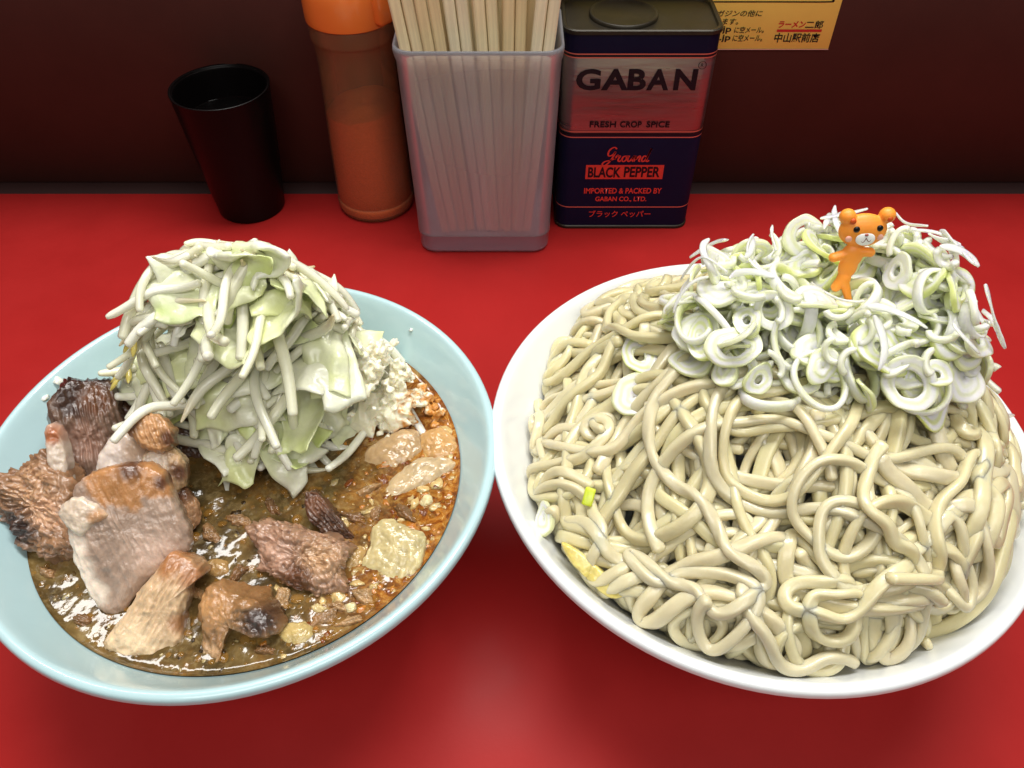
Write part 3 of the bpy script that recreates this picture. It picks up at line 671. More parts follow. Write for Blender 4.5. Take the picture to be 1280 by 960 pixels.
def slice_disc(rx, ry, h, seed, rings, g, r0=.03):
    """solid oval slice: nested layers show as shallow steps and rings of tint"""
    n, m_ = 40, 26; th = np.arange(n) / n * 2 * math.pi; R_ = np.concatenate([np.linspace(r0, .93, m_ - 4), [.965, .99, 1.0, 1.0]])
    wob = 1 + .045 * np.sin(2 * th + seed) + .03 * np.sin(3 * th + 2 * seed) + .015 * np.sin(7 * th + seed)
    V, C = [], []
    cx, cy = .12 * math.cos(seed), .12 * math.sin(seed)
    for sd in (1, -1):
        for q, r in (list(enumerate(R_)) if sd == 1 else list(enumerate(R_))[::-1][1:]):
            X = rx * wob * (r * np.cos(th) + cx * (1 - r)); Y = ry * wob * (r * np.sin(th) + cy * (1 - r))
            ph = r * rings + .10 * np.sin(3 * th + seed * 2) + .06 * np.sin(5 * th + seed)
            saw = ph - np.floor(ph); st = .09 * h * (saw - .5) * (1 if r < .95 else 0) + .05 * h * np.sin(np.floor(ph) * 2.4 + seed)
            edge = [1, .9, .7, .0][q - (m_ - 4)] if q >= m_ - 4 else (1 if r0 < .1 else min(1, .45 + .35 * q))
            dip = .30 * h * math.exp(-(r / .2) ** 2) if r0 < .1 else 0
            Z = sd * (h / 2 * edge + st * edge - dip) + .16 * rx * (r ** 2) * np.cos(2 * th + seed) 
            V.append(np.stack([X, Y, Z], -1))
            t = np.clip(.45 + .7 * np.cos(2 * math.pi * ph), 0, 1) * (.35 + .5 * r) * (.6 + .6 * g)
            tint = NEY * (1 - g * .7) + NEG * g * .7
            C.append(NEW * (1 - t[:, None]) + tint * t[:, None])
    V, C = np.vstack(V), np.vstack(C); k = len(V) // n
    i = np.arange(k if r0 > .1 else k - 1)[:, None]; j = np.arange(n)[None]; i2 = (i + 1) % k
    return V, np.stack([i * n + j, i * n + (j + 1) % n, i2 * n + (j + 1) % n, i2 * n + j], -1).reshape(-1, 4), C
NEW, NEY, NEG = lin(248, 251, 234), lin(236, 244, 182), lin(214, 231, 122)
variants = []
for v in range(24):
    rx = rng.uniform(.0058, .0112); ry = rx * rng.uniform(.6, .94); kind = ['closed', 'closed', 'closed', 'closed', 'open', 'closed', 'closed', 'arc'][v % 8]
    sd = rng.uniform(0, 6); prs, cols = [], []
    hh = rng.uniform(.0012, .0023) if kind == 'closed' else rng.uniform(.003, .0052)
    nl = int(rng.integers(3, 5)) if kind == 'closed' else 1
    g = rng.uniform(0, 1)
    if kind == 'closed':
        V, F, C = slice_disc(rx, ry, hh, sd, nl - 1, g, [.03, .28, .42, .03, .5][v % 5]); me = make_mesh('scallion_slice', V, F); set_col(me, C); me.materials.append(M['scallion'])
        variants.append((me, rx, ry, hh, kind)); continue
    for l in range(nl):
        fct = 1 - l * (.84 / nl if kind == 'closed' else .17)
        dz = -hh * .10 * l
        wl = rx * ((.84 / nl) * rng.uniform(1.04, 1.2) if kind == 'closed' else .2)
        if kind == 'closed' and l == nl - 1: b_ = band(rx * fct * .5, ry * fct * .5, rx * fct * 1.02, hh * .8, 16, sd + l, zoff=dz)
        else: b_ = band(rx * fct, ry * fct, wl, hh * rng.uniform(.85, 1.05), 34, sd + l * .5, arc=(.62 if kind == 'arc' else 1.0), zoff=dz + rng.normal(0, .00025), cx=rng.normal(0, .0002), cy=rng.normal(0, .0002), wav=.04)
        prs.append(b_)
        r_ = np.hypot(b_[0][:, 0], b_[0][:, 1] * rx / ry) / (rx * fct) - 1
        w_ = np.clip(.5 + r_ * (5 if l % 2 else -5), 0, 1)[:, None] * (.75 if l in (0, 2) else .35)
        tint = NEY * (1 - g * .6) + NEG * g * .6
        cols.append(NEW * (1 - w_) + tint * w_)
    V, F = join(prs); me = make_mesh('scallion_slice', V, F); set_col(me, np.vstack(cols)); me.materials.append(M['scallion'])
    variants.append((me, rx, ry, hh, kind))
NSC = 292; RN = 10
ref, items = [], []
for q in range(NSC):
    me, rx, ry, hh, kind = variants[int(rng.integers(0, 24))]
    th = np.arange(RN) / RN * 2 * math.pi
    ring = np.vstack([np.stack([rx * np.cos(th), ry * np.sin(th), 0 * th], -1), [[0, 0, 0]]])
    while True:
        a = rng.uniform(-1, 1), rng.uniform(-1, 1)
        if a[0] ** 2 + a[1] ** 2 < 1: break
    x = .137 + (.070 if a[0] < 0 else .054) * a[0]; y = .236 + .046 * a[1]
    R_ = np.array(Matrix.Rotation(rng.uniform(0, 6.28), 3, 'Z') @ Matrix.Rotation(rng.normal(0, .85), 3, 'X') @ Matrix.Rotation(rng.uniform(0, 6.28), 3, 'Z'))
    e = np.array([(i, j) for i in range(RN + 1) for j in range(i + 1, RN + 1)])
    items.append((ring @ R_.T + (x, y, .15), np.full(RN + 1, .0019), e, np.linalg.norm(ring[e[:, 0]] - ring[e[:, 1]], axis=1), np.zeros(len(e), bool), False))
    ref.append((me, ring))
# chopped scraps lie under and between the slices
scraps = []
for v in range(5):
    V, F = band(rng.uniform(.004, .0062), rng.uniform(.0026, .004), .0022, rng.uniform(.002, .0034), 14, rng.uniform(0, 6), arc=rng.uniform(.35, .7)); V -= V.mean(0)
    me = make_mesh('scallion_scrap', V, F); t = np.clip(.5 + V[:, 2] * 250, 0, 1)[:, None] * .6; set_col(me, NEW * (1 - t) + NEY * t); me.materials.append(M['scallion']); scraps.append(me)
sc_it, sc_q = [], np.vstack([[(a * .0035, b * .002, 0) for a, b in ((1, 0), (-1, 0), (0, 1), (0, -1))], [(0, 0, 0)]])
sc_e = np.array([(i, j) for i in range(5) for j in range(i + 1, 5)]); sc_r = np.linalg.norm(sc_q[sc_e[:, 0]] - sc_q[sc_e[:, 1]], axis=1)
for q in range(170):
    while True:
        a = rng.uniform(-1, 1), rng.uniform(-1, 1)
        if a[0] ** 2 + a[1] ** 2 < 1: break
    R_ = np.array(Matrix.Rotation(rng.uniform(0, 6.28), 3, 'Z') @ Matrix.Rotation(rng.normal(0, .5), 3, 'X'))
    sc_it.append((sc_q @ R_.T + (.137 + (.066 if a[0] < 0 else .058) * a[0], .240 + .045 * a[1], .15), np.full(5, .0018), sc_e, sc_r, np.zeros(len(sc_e), bool), False))
SCRAP = HN.lay_all(sc_it[:110], 14, iters=32)
SCAL = HN.lay_all(items, 12, iters=34)
SCRAP += HN.lay_all(sc_it[110:], 14, iters=32)
SN = ALLN
def rigid(ring, Q):
    c = Q.mean(0); H = (ring - ring.mean(0)).T @ (Q - c); U, S, Vt = np.linalg.svd(H)
    D = np.diag([1, 1, np.sign(np.linalg.det(Vt.T @ U.T))]); R = Vt.T @ D @ U.T
    return R, c - R @ ring.mean(0)
for q, (me, ring) in enumerate(ref):
    R, t = rigid(ring, SCAL[q])
    o = obj('scallion_slice', me, None, label='thin white and pale green scallion slice on the noodle heap', cat='scallion', group='scallion slices on the noodles')
    o.matrix_world = Matrix([[*R[0], t[0]], [*R[1], t[1]], [*R[2], t[2]], [0, 0, 0, 1]])

for q, Q in enumerate(SCRAP):
    R, t = rigid(sc_q, Q)
    o = obj('scallion_scrap', scraps[q % 5], None, label='small chopped scallion scrap between the slices on the noodles', cat='scallion', group='scallion scraps on the noodles')
    o.matrix_world = Matrix([[*R[0], t[0]], [*R[1], t[1]], [*R[2], t[2]], [0, 0, 0, 1]])
def put(name, me, c, nrm, spin, label, cat, group=None, m=None):
    z = Vector(nrm).normalized(); x = z.orthogonal().normalized(); x = Matrix.Rotation(spin, 3, z) @ x; y = z.cross(x)
    o = obj(name, me, m, label=label, cat=cat, group=group)
    o.matrix_world = Matrix([[x[0], y[0], z[0], c[0]], [x[1], y[1], z[1], c[1]], [x[2], y[2], z[2], c[2]], [0, 0, 0, 1]]); return o
def hit(px, py, nodes, r):
    """first node sphere the ray of a pixel meets, as a surface point"""
    d = ray(px, py); d = d / np.linalg.norm(d); v = nodes - CAMP; t = v @ d
    e = np.linalg.norm(v - t[:, None] * d, axis=1); k = e < r * 1.6
    if not k.any(): return None, d
    tt = (t - np.sqrt(np.maximum(r * r - e * e, 0)))[k].min(); return CAMP + d * tt, d
def nearest(px, py, nodes, r, lift=.0):
    for g in (1, 1.6, 2.5, 4, 8):
        p, d = hit(px, py, nodes, r * g)
        if p is not None: return p - d * lift
# shreds of scallion
PICK = nearest(1050, 354, HN.S, .0022)
shred = 0
for q in range(70):
    while True:
        a = rng.normal(0, .6), rng.normal(0, .6)
        if a[0] ** 2 + a[1] ** 2 < 1.3: break
    x = .128 + .066 * a[0]; y = .240 + .046 * a[1]
    hd = rng.uniform(0, 6.28); k = rng.normal(0, 70); n = int(rng.integers(6, 12)); pts = []
    for i in range(n):
        pts.append((x, y)); x += .0024 * math.cos(hd); y += .0024 * math.sin(hd); hd += k * .0024
    pts = np.array(pts)
    if np.hypot(pts[:, 0] - PICK[0], pts[:, 1] - PICK[1]).min() < .017: continue
    allp = HN.S
    z = []
    for (a, b) in pts:
        k_ = (abs(allp[:, 0] - a) < .005) & (abs(allp[:, 1] - b) < .005); z.append(allp[k_, 2].max() if k_.any() else np.nan)
    z = np.array(z)
    if np.isnan(z).any() or z.max() - z.min() > .025: continue
    if False: z = np.where(np.isnan(z), noodle_core(pts[:, 0], pts[:, 1]) + .016, z)
    zr = z.copy()
    for _ in range(4): z[1:-1] = np.maximum(z[1:-1], .5 * (z[:-2] + z[2:])); z[1:-1] = .25 * z[:-2] + .5 * z[1:-1] + .25 * z[2:]
    if (z - zr).max() > .004: continue
    Q = catmull(np.c_[pts, z + .0024 + .003 * np.linspace(0, 1, n) ** 2 * rng.uniform(0, .8)], 3)
    wd = rng.uniform(.0008, .0018) * np.clip(np.sin(np.linspace(.3, 2.9, len(Q))) * 1.5, .3, 1)
    V, F = tube(Q, wd, .00045, 8, rng.uniform(-.6, .6) + np.linspace(0, rng.normal(0, 1.2), len(Q)))
    me = make_mesh('scallion_shred', V, F); set_col(me, np.repeat((NEW * rng.uniform(.92, 1.02))[None], len(V), 0))
    obj('scallion_shred', me, M['scallion'], label='thin curling white scallion shred lying across the slices', cat='scallion', group='scallion shreds on the noodles')
# single pieces lying on the bare noodles
for (px, py, vi, nv, sp, lb) in [(792, 493, 0, (.1, -.45, .9), .2, 'oval scallion slice lying alone on the noodles below the others'),
                                 (800, 443, 6, (-.4, -.2, .9), 1.2, 'tilted oval scallion slice alone on the noodles, beside a lone oval slice'),
                                 (904, 459, 3, (0, -.6, .8), 0, 'small round scallion ring lying just below the scallion heap'),
                                 (680, 648, 5, (-.8, -.2, .6), .4, 'pale scallion slice wedged against the wall of the white bowl')]:
    p = nearest(px, py, ALLN, NR, .0016); o = put('scallion_slice', variants[vi][0], p, nv, sp, lb, 'scallion'); 
    if vi == 3: o.scale = (.6, .6, .6)
p = nearest(736, 621, ALLN, NR, .001)
me = rbox(.0072, .0042, .0022, .0007); set_col(me, np.repeat(lin(206, 226, 60)[None], len(me.vertices), 0))
put('scallion_bit', me, p, (-.1, -.5, .8), .4, 'tiny bright green scallion bit caught between noodles', 'scallion', m=M['scallion'])
# yellow bamboo strips tucked at the bowl wall
for ol, anc, n_, lb, sd in [([(700, 678), (712, 682), (732, 696), (740, 708), (734, 722), (722, 712), (708, 696)], (722, 712, .083), (-.3, -.5, .8), 'upper yellow bamboo shoot strip against the white bowl wall', 41.),
                        ([(728, 716), (738, 704), (762, 722), (782, 738), (778, 746), (760, 748), (742, 734)], (760, 748, .080), (-.3, -.5, .8), 'lower yellow bamboo shoot strip against the white bowl wall', 42.)]:
    slab('bamboo_strip', ol, anc, n_, .006, lin(228, 208, 116), [(lin(236, 222, 150), ol[2][0], ol[2][1], 14, .8)], lb, amp=.0005, p=4., seed=sd, m='fat', cat='bamboo shoot', freq=120)

# ------------------------------------------------------------------ minced garlic, floating crumbs
ICO = bmesh.new(); bmesh.ops.create_icosphere(ICO, subdivisions=2, radius=1.0)
ICV = np.array([v.co[:] for v in ICO.verts]); ICF = np.array([[v.index for v in f.verts] for f in ICO.faces]); ICO.free()
def crumbs(specs, rgh=.7):
    Vs, Fs, Cs, k = [], [], [], 0
    for p, s, c in specs:
        R_ = np.array(Matrix.Rotation(rng.uniform(0, 6.28), 3, 'Z') @ Matrix.Rotation(rng.uniform(-.5, .5), 3, 'X'))
        sd = rng.uniform(0, 90)
        d = 1 + rgh * nz(ICV, 1.7, sd) + rgh * .6 * nz(ICV, 4.0, sd + 9)
        Vs.append((ICV * d[:, None] * np.array(s)) @ R_.T + p); Fs.append(ICF + k); k += len(ICV); Cs.append(np.repeat(np.array(c)[None], len(ICV), 0))
    return np.vstack(Vs), np.vstack(Fs), np.vstack(Cs)
GC = at_z(484, 488, .080)[:2]
hm = {}
sp_ = []
for i in range(9):
    a = np.clip(rng.normal(0, .35, 2), -.5, .4); sp_.append(((GC[0] - .003 + .019 * a[0], GC[1] + .013 * a[1], SOUP_Z + .004), (.009, .007, .008), lin(236, 222, 180)))
for i in range(620):
    a = rng.normal(0, .5, 2); x = GC[0] - .002 + .021 * a[0]; y = GC[1] + .015 * a[1] + .003 * a[0]
    if math.hypot(x - LB[0], y - LB[1]) > .091: continue
    s = rng.uniform(.0010, .0024)
    key = (round(x / .0024), round(y / .0024)); z = hm.get(key, max(min(float(HV.top(np.array([[x, y, 0.]]))[0]), SOUP_Z + .030) - .002, SOUP_Z + .012 * math.exp(-(a[0] ** 2 + a[1] ** 2) * 1.6) - .002))
    hm[key] = z + s * .8
    t = rng.random(); c = lin(250, 243, 214) * (1 - .14 * t)
    if a[0] > .35 and rng.random() < .45: c = lin(206, 150, 78)
    sp_.append(((x, y, z + s * .6), (s, s * rng.uniform(.6, 1), s * rng.uniform(.55, .9)), c))
V, F, C = crumbs(sp_); me = make_mesh('minced_garlic', V, F)
tmp = bpy.data.objects.new('tmp', me); COL.objects.link(tmp)
md = tmp.modifiers.new('r', 'REMESH'); md.mode = 'VOXEL'; md.voxel_size = .00042; md = tmp.modifiers.new('s', 'SMOOTH'); md.factor = .5; md.iterations = 2
me = bpy.data.meshes.new_from_object(tmp.evaluated_get(bpy.context.evaluated_depsgraph_get())); bpy.data.objects.remove(tmp)
me.polygons.foreach_set('use_smooth', np.full(len(me.polygons), True))
V = np.array([v.co[:] for v in me.vertices]); f = .5 + nz(V, 260, 3) + .5 * nz(V, 700, 8) + np.clip((V[:, 0] - GC[0] - .004) * 70, -.5, .9) - (V[:, 2] - SOUP_Z) * 45
f = np.clip(f * 1.4 - .35, 0, 1)[:, None]; set_col(me, lin(250, 243, 216) * (1 - f) + lin(206, 142, 66) * f)
obj('minced_garlic', me, M['bits'], label='heap of minced garlic between the sprouts and orange oil', cat='garlic', kind='stuff')
sp_ = []
for i in range(620):
    if rng.random() < .62:     # oily side
        px, py = rng.uniform(430, 580), rng.uniform(500, 740)
        if rng.random() > .35 + .65 * np.clip((px - 440) / 120, 0, 1): continue
    else: px, py = rng.uniform(30, 560), rng.uniform(600, 850)
    p = at_z(px, py, SOUP_Z)
    if math.hypot(p[0] - LB[0], p[1] - LB[1]) > .0895: continue
    near = px > 430 or (px > 300 and py > 730)
    t = rng.random()
    if near: c = lin(186, 116, 44) if t < .35 else lin(122, 62, 20) if t < .62 else lin(206, 172, 112)
    else: c = lin(112, 84, 42) if t < .5 else lin(60, 42, 22) if t < .75 else lin(170, 146, 96)
    s = rng.uniform(.0004, .0017 if near else .0010) * (2.1 if rng.random() < .14 else 1)
    sp_.append((p + (0, 0, -s * .1), (s * rng.uniform(.8, 1.8), s, s * .3), c))
V, F, C = crumbs(sp_); me = make_mesh('fat_crumbs', V, F); set_col(me, C)
obj('fat_crumbs', me, M['bits'], label='small brown and cream fat crumbs floating on the broth', cat='fat', kind='stuff')
M['oil'] = mat('oil', lin(176, 122, 44), rough=.04, alpha=.34, coat=.5, coat_r=.02)
sp_ = []
for i in range(520):
    px, py = rng.uniform(30, 575), rng.uniform(540, 850); p = at_z(px, py, SOUP_Z)
    if math.hypot(p[0] - LB[0], p[1] - LB[1]) > .0885: continue
    s = rng.uniform(.0005, .0030) * rng.uniform(.35, 1)
    sp_.append((p + (0, 0, .0001), (s, s * rng.uniform(.85, 1), min(.0007, s * .34)), (0, 0, 0)))
V, F, C = crumbs(sp_, .06)
obj('oil_droplets', make_mesh('oil_droplets', V, F), M['oil'], label='round amber droplets of oil floating on the broth', cat='oil', kind='stuff')
# crumbs on the bare bowl wall
for px, py, s, lb in [(72, 476, .0030, 'larger white garlic crumb stuck to the pale blue bowl wall above the pork'), (46, 489, .0016, 'tiny white garlic crumb on the blue bowl wall beside a larger crumb'), (57, 498, .0020, 'white garlic crumb on the blue bowl wall just above the dark pork'),
                  (515, 413, .0014, 'tiny white garlic crumb alone on the blue wall, right of the sprouts')]:
    best = min(((abs(math.hypot(*(at_z(px, py, z)[:2] - LB)) - rin(z)), z) for z in np.linspace(.064, .082, 40)))
    p = at_z(px, py, best[1]); V, F, C = crumbs([(p + (0, 0, .0004), (s, s * .7, s * .5), lin(236, 236, 222))]); me = make_mesh('garlic_crumb', V, F); set_col(me, C)
    obj('garlic_crumb', me, M['bits'], label=lb, cat='garlic')

# ------------------------------------------------------------------ bear pick
def bear():
    base = nearest(1050, 354, HN.S, .0022, .0)
    base = base + np.array([.0005, -.004, .0005])
    root = empty('food_pick', tuple(base), 'orange plastic bear food pick stuck in the scallions', 'food pick')
    U = .0447e-3 * .93                      # metres per unit of the sketch
    def q(x, y, d=0): return np.array([(x - 300) * U, -d, (800 - y) * U * 1.06])
    bm = bmesh.new()
    def ell(c, r, rot=0):
        m_ = Matrix.Translation(Vector(c)) @ Matrix.Rotation(rot, 4, 'Y') @ Matrix.Diagonal((r[0], r[1], r[2], 1))
        bmesh.ops.create_uvsphere(bm, u_segments=24, v_segments=14, radius=1, matrix=m_)
    ell(q(425, 290), (208 * U, .0036, 150 * U), .1)
    for x, y in ((292, 158), (624, 188)): ell(q(x, y), (72 * U, .0028, 70 * U))
    ell(q(345, 500), (98 * U, .0026, 115 * U), .2); ell(q(318, 590), (84 * U, .0024, 125 * U), .25); ell(q(285, 700), (62 * U, .0024, 90 * U), .2)
    for a, b in (((350, 470), (190, 500)), ((380, 470), (500, 492))):
        for t in np.linspace(0, 1, 6): ell(q(a[0] + (b[0] - a[0]) * t, a[1] + (b[1] - a[1]) * t), (44 * U, .0022, 42 * U))
    for t in np.linspace(0, 1, 8): ell(q(270 - 50 * t, 700 + 70 * t), (44 * U, .002, 44 * U)); ell(q(290 + 50 * t, 720 + 190 * t), (44 * U * (1 - .3 * t), .002, 44 * U))
    for t in np.linspace(0, 1, 10): ell(q(335 + 10 * t, 900 + 260 * t), (26 * U * (1 - .6 * t), .0011 * (1 - .6 * t), 40 * U))
    me = bpy.data.meshes.new('pick_raw'); bm.to_mesh(me); bm.free()
    tmp = bpy.data.objects.new('tmp', me); COL.objects.link(tmp)
    r = tmp.modifiers.new('r', 'REMESH'); r.mode = 'VOXEL'; r.voxel_size = .00028; s = tmp.modifiers.new('s', 'SMOOTH'); s.factor = .5; s.iterations = 6
    dg = bpy.context.evaluated_depsgraph_get(); me2 = bpy.data.meshes.new_from_object(tmp.evaluated_get(dg)); bpy.data.objects.remove(tmp)
    me2.polygons.foreach_set('use_smooth', np.full(len(me2.polygons), True))
    orange = mat('orange_plastic', lin(250, 156, 58), rough=.42, sss=.3, sssr=(.003, .0015, .0006))
    obj('body', me2, orange, parent=root)
    def disc(name, x, y, rx, rz, d, col, rot=.1):
        b2 = bmesh.new(); m_ = Matrix.Translation(Vector(q(x, y, d))) @ Matrix.Rotation(rot, 4, 'Y') @ Matrix.Diagonal((rx * U, .0006, rz * U, 1))
        bmesh.ops.create_uvsphere(b2, u_segments=20, v_segments=10, radius=1, matrix=m_); m3 = bpy.data.meshes.new(name); b2.to_mesh(m3); b2.free()
        m3.polygons.foreach_set('use_smooth', np.full(len(m3.polygons), True)); return obj(name, m3, mat(name, col, rough=.3), parent=root)
    sn = disc('snout', 425, 342, 84, 60, .0033, lin(236, 236, 232))
    disc('eye', 350, 252, 28, 28, .0032, lin(14, 10, 10)); disc('eye', 546, 268, 28, 28, .0029, lin(14, 10, 10))
    disc('cheek', 290, 330, 30, 28, .0027, lin(226, 170, 150)); disc('cheek', 555, 348, 30, 28, .0025, lin(226, 170, 150))
    disc('inner_ear', 322, 184, 28, 26, .0026, lin(206, 84, 26)); disc('inner_ear', 630, 206, 26, 26, .0024, lin(206, 84, 26))
    disc('nose', 432, 305, 17, 11, .0037, lin(150, 70, 60))
    for sg in (-1, 1):
        pts = np.array([q(428 + sg * 44 * t, 330 + 34 * math.sin(t * 2.6), .00385 - .0002 * t) for t in np.linspace(0, 1, 8)])
        V, F = tube(pts, .00016, .00016, 6); obj('mouth_line', make_mesh('mouth_line', V, F), mat('mouth', lin(120, 60, 54)), parent=root)
    root.rotation_euler = (math.radians(-18), math.radians(-9), 0)
bear()

# ------------------------------------------------------------------ black tumbler
def tumbler():
    c = at_z(313, 262, 0); c = np.array([-.194, .531 - .0265 - .004, 0])
    fr = at_z(313, 281, 0); c = np.array([fr[0] * 1.02, fr[1] + .0245, 0])
    root = empty('tumbler', tuple(c), 'black plastic water tumbler standing by the wall', 'cup')
    p = catmull([(.0001, .0), (.021, .0), (.0238, .0012), (.0247, .006), (.0290, .048), (.0326, .0905), (.0330, .0935), (.0322, .0945), (.0313, .0935), (.0303, .088), (.0276, .05), (.0233, .008), (.021, .006), (.0001, .006)], 5)
    V, F = revolve(p, 72)
    blk = mat('smoky_black_plastic', lin(11, 8, 8), rough=.34, rough_var=.06, var=.1, var_scale=60, spec=.2)
    obj('cup_body', make_mesh('cup_body', V, F), blk, parent=root)
    V, F = revolve([(.0001, .072), (.0284, .072), (.0288, .0724)], 48)
    wm = mat('dark_water', lin(8, 6, 6), rough=.04, ior=1.33); obj('water', make_mesh('water', V, F), wm, parent=root)
tumbler()

# ------------------------------------------------------------------ orange shaker bottle
def bottle():
    fr = at_z(472, 279, 0); c = np.array([fr[0] * 1.035, fr[1] + .0275, 0])
    root = empty('shaker_bottle', tuple(c), 'clear shaker bottle half full of orange chilli powder with orange cap', 'bottle')
    pr = catmull([(.0001, .0), (.024, 0), (.0272, .0012), (.0282, .004), (.0282, .0085), (.0276, .0100), (.0276, .0112), (.0278, .02), (.0272, .05), (.0258, .085), (.0252, .105), (.0256, .120), (.0266, .1265), (.0272, .1285), (.0272, .1375), (.0268, .139)], 4)
    V, F = revolve(pr, 80)
    cl = clear_mat('clear_orange_plastic', lin(254, 224, 196), .34, lin(230, 166, 122), rough=.2)
    obj('bottle_body', make_mesh('bottle_body', V, F), cl, parent=root)
    pw = catmull([(.0001, .003), (.0255, .003), (.0268, .006), (.0266, .02), (.0262, .05), (.0252, .074), (.0245, .079), (.015, .083), (.0001, .080)], 4)
    V, F = revolve(pw, 80); V[:, 2] += np.where(V[:, 2] > .06, .0022 * nz(V, 90, 2) + V[:, 0] * .12, 0)
    obj('powder', make_mesh('powder', V, F), mat('chilli_powder', lin(230, 138, 76), rough=.95, var=.3, var_scale=900, bump=.6, bump_scale=1500, spec=.1), parent=root)
    cp = catmull([(.0262, .1385), (.0276, .1386), (.0282, .1400), (.0284, .148), (.0280, .157), (.0266, .163), (.0225, .1665), (.0001, .1672)], 5)
    V, F = revolve(cp, 80); cap = obj('cap', make_mesh('cap', V, F), mat('orange_cap', lin(232, 122, 52), rough=.22, coat=.3, sss=.1, sssr=(.003, .001, .0005)), parent=root)
    tb = rbox(.0125, .009, .022, .003, 3); o = obj('flip_tab', tb, None, parent=cap, loc=(.0235, -.0175, .152)); tb.materials.append(cap.data.materials[0]); o.rotation_euler = (0, 0, .9)
bottle()

# ------------------------------------------------------------------ chopstick holder and chopsticks
HX, HY0, HD = -.0195, .451, .066
HYc = HY0 + HD / 2
def rrect(hx, hy, r, n=8):
    out = []
    for cx, cy, a0 in ((hx - r, hy - r, 0), (-hx + r, hy - r, 90), (-hx + r, -hy + r, 180), (hx - r, -hy + r, 270)):
        for t in np.linspace(0, 90, n): a = math.radians(a0 + t); out.append((cx + r * math.cos(a), cy + r * math.sin(a)))
    return np.array(out)
def loft(rings):
    n = len(rings[0]); V = np.vstack(rings); m_ = len(rings)
    i = np.arange(m_ - 1)[:, None]; j = np.arange(n)[None]
    return V, np.stack([i * n + j, i * n + (j + 1) % n, (i + 1) * n + (j + 1) % n, (i + 1) * n + j], -1).reshape(-1, 4)
def holder():
    root = empty('chopstick_holder', (HX, HYc, 0), 'frosted clear plastic holder full of wooden chopsticks', 'holder')
    rings = []
    def ring(hx, hy, r, z): q = rrect(hx, hy, r); return np.c_[q, np.full(len(q), z)]
    hxz = lambda z: .0452 + (.0490 - .0452) * z / .145
    hyz = lambda z: .0310 + .0025 * z / .145
    for z, d in ((.0142, .0004), (.03, 0), (.07, 0), (.11, 0), (.136, 0), (.1385, .0006), (.143, .0012), (.1452, .0010), (.1456, .0003), (.1452, -.0006), (.14, -.0012)):
        rings.append(ring(hxz(z) + d, hyz(z) + d, .011, z))
    for z in (.11, .07, .03, .015): rings.append(ring(hxz(z) - .0014, hyz(z) - .0014, .010, z))
    V, F = loft(rings)
    fm = clear_mat('frosted_plastic', lin(252, 250, 254), .24, lin(240, 244, 255), rough=.3, transl=.3)
    obj('box', make_mesh('box', V, F), fm, parent=root)
    bm_ = clear_mat('frosted_plastic_base', lin(250, 247, 252), .5, lin(226, 214, 232), rough=.3, transl=.4)
    V, F = loft([ring(hxz(z) + d, hyz(z) + d, .011, z) for z, d in ((.0, -.002), (.001, -.0004), (.003, 0), (.0135, 0), (.0142, .0004))])
    obj('base', make_mesh('base', V, F), bm_, parent=root)
    q = rrect(hxz(.013) - .0016, hyz(.013) - .0016, .010); n = len(q)
    V = np.vstack([np.c_[q, np.full(n, .0130)], np.c_[q, np.full(n, .0142)]])
    me = make_mesh('floor_plate', V, [list(range(n, 2 * n)), list(range(n))[::-1]] + [[i, (i + 1) % n, n + (i + 1) % n, n + i] for i in range(n)], False)
    obj('floor_plate', me, fm, parent=root)
holder()
def stick_mesh(seed):
    """a joined pair of disposable chopsticks: two square sticks with a groove between, split towards the tip"""
    prs = []
    for sg in (-1, 1):
        rings = []
        for z in np.linspace(0, .205, 12):
            t = z / .205; hw = .0026 + .0009 * t; hy = .0022 + .0008 * t; x0 = sg * (.0029 + .0010 * t)
            rings.append(np.array([(x0 + a * hw + seed * .0002 * math.sin(z * 40), b * hy, z) for a, b in ((-.7, -1), (.7, -1), (1, -.7), (1, .7), (.7, 1), (-.7, 1), (-1, .7), (-1, -.7))]))
        V, F = loft(rings); k = len(V)
        V = np.vstack([V, [[V[:8].mean(0)[0], 0, 0]], [[V[-8:].mean(0)[0], 0, .205]]])
        cap = np.array([[i, (i + 1) % 8, k, k] for i in range(8)])
        prs.append((V, F, k))
    Vs, Fs, off = [], [], 0
    for V, F, k in prs:
        Vs.append(V); Fs += (F + off).tolist(); Fs.append([off + i for i in range(7, -1, -1)]); Fs.append([off + k - 8 + i for i in range(8)]); off += len(V)
    return make_mesh('chopsticks', np.vstack(Vs), Fs, False)
wood = [mat('pale_wood_%d' % i, c, rough=.6, var=.16, var_scale=130, stretch=(3, 3, .12), bump=.3, bump_scale=500, spec=.25) for i, c in enumerate((lin(238, 222, 180), lin(230, 208, 162), lin(242, 230, 196)))]
sticks = []
for i in range(3):
    m_ = stick_mesh(i - 1); m_.materials.append(wood[i]); sticks.append(m_)
def stick(xb, yb, xt, yt, spin, k):
    """foot (xb,yb) on the holder floor; (xt,yt) where it passes the rim"""
    a = Vector((xb, yb, .0150)); b = Vector((xt, yt, .145)); z = (b - a).normalized()
    x = Vector((1, 0, 0)); x = (x - z * x.dot(z)).normalized(); x = Matrix.Rotation(spin, 3, z) @ x; y = z.cross(x)
    o = obj('chopsticks', sticks[k % 3], None, label='pair of joined pale wooden chopsticks standing in the frosted holder', cat='chopsticks', group='chopsticks in the frosted holder')
    o.matrix_world = Matrix([[x[0], y[0], z[0], a[0]], [x[1], y[1], z[1], a[1]], [x[2], y[2], z[2], a[2]], [0, 0, 0, 1]])
k = 0
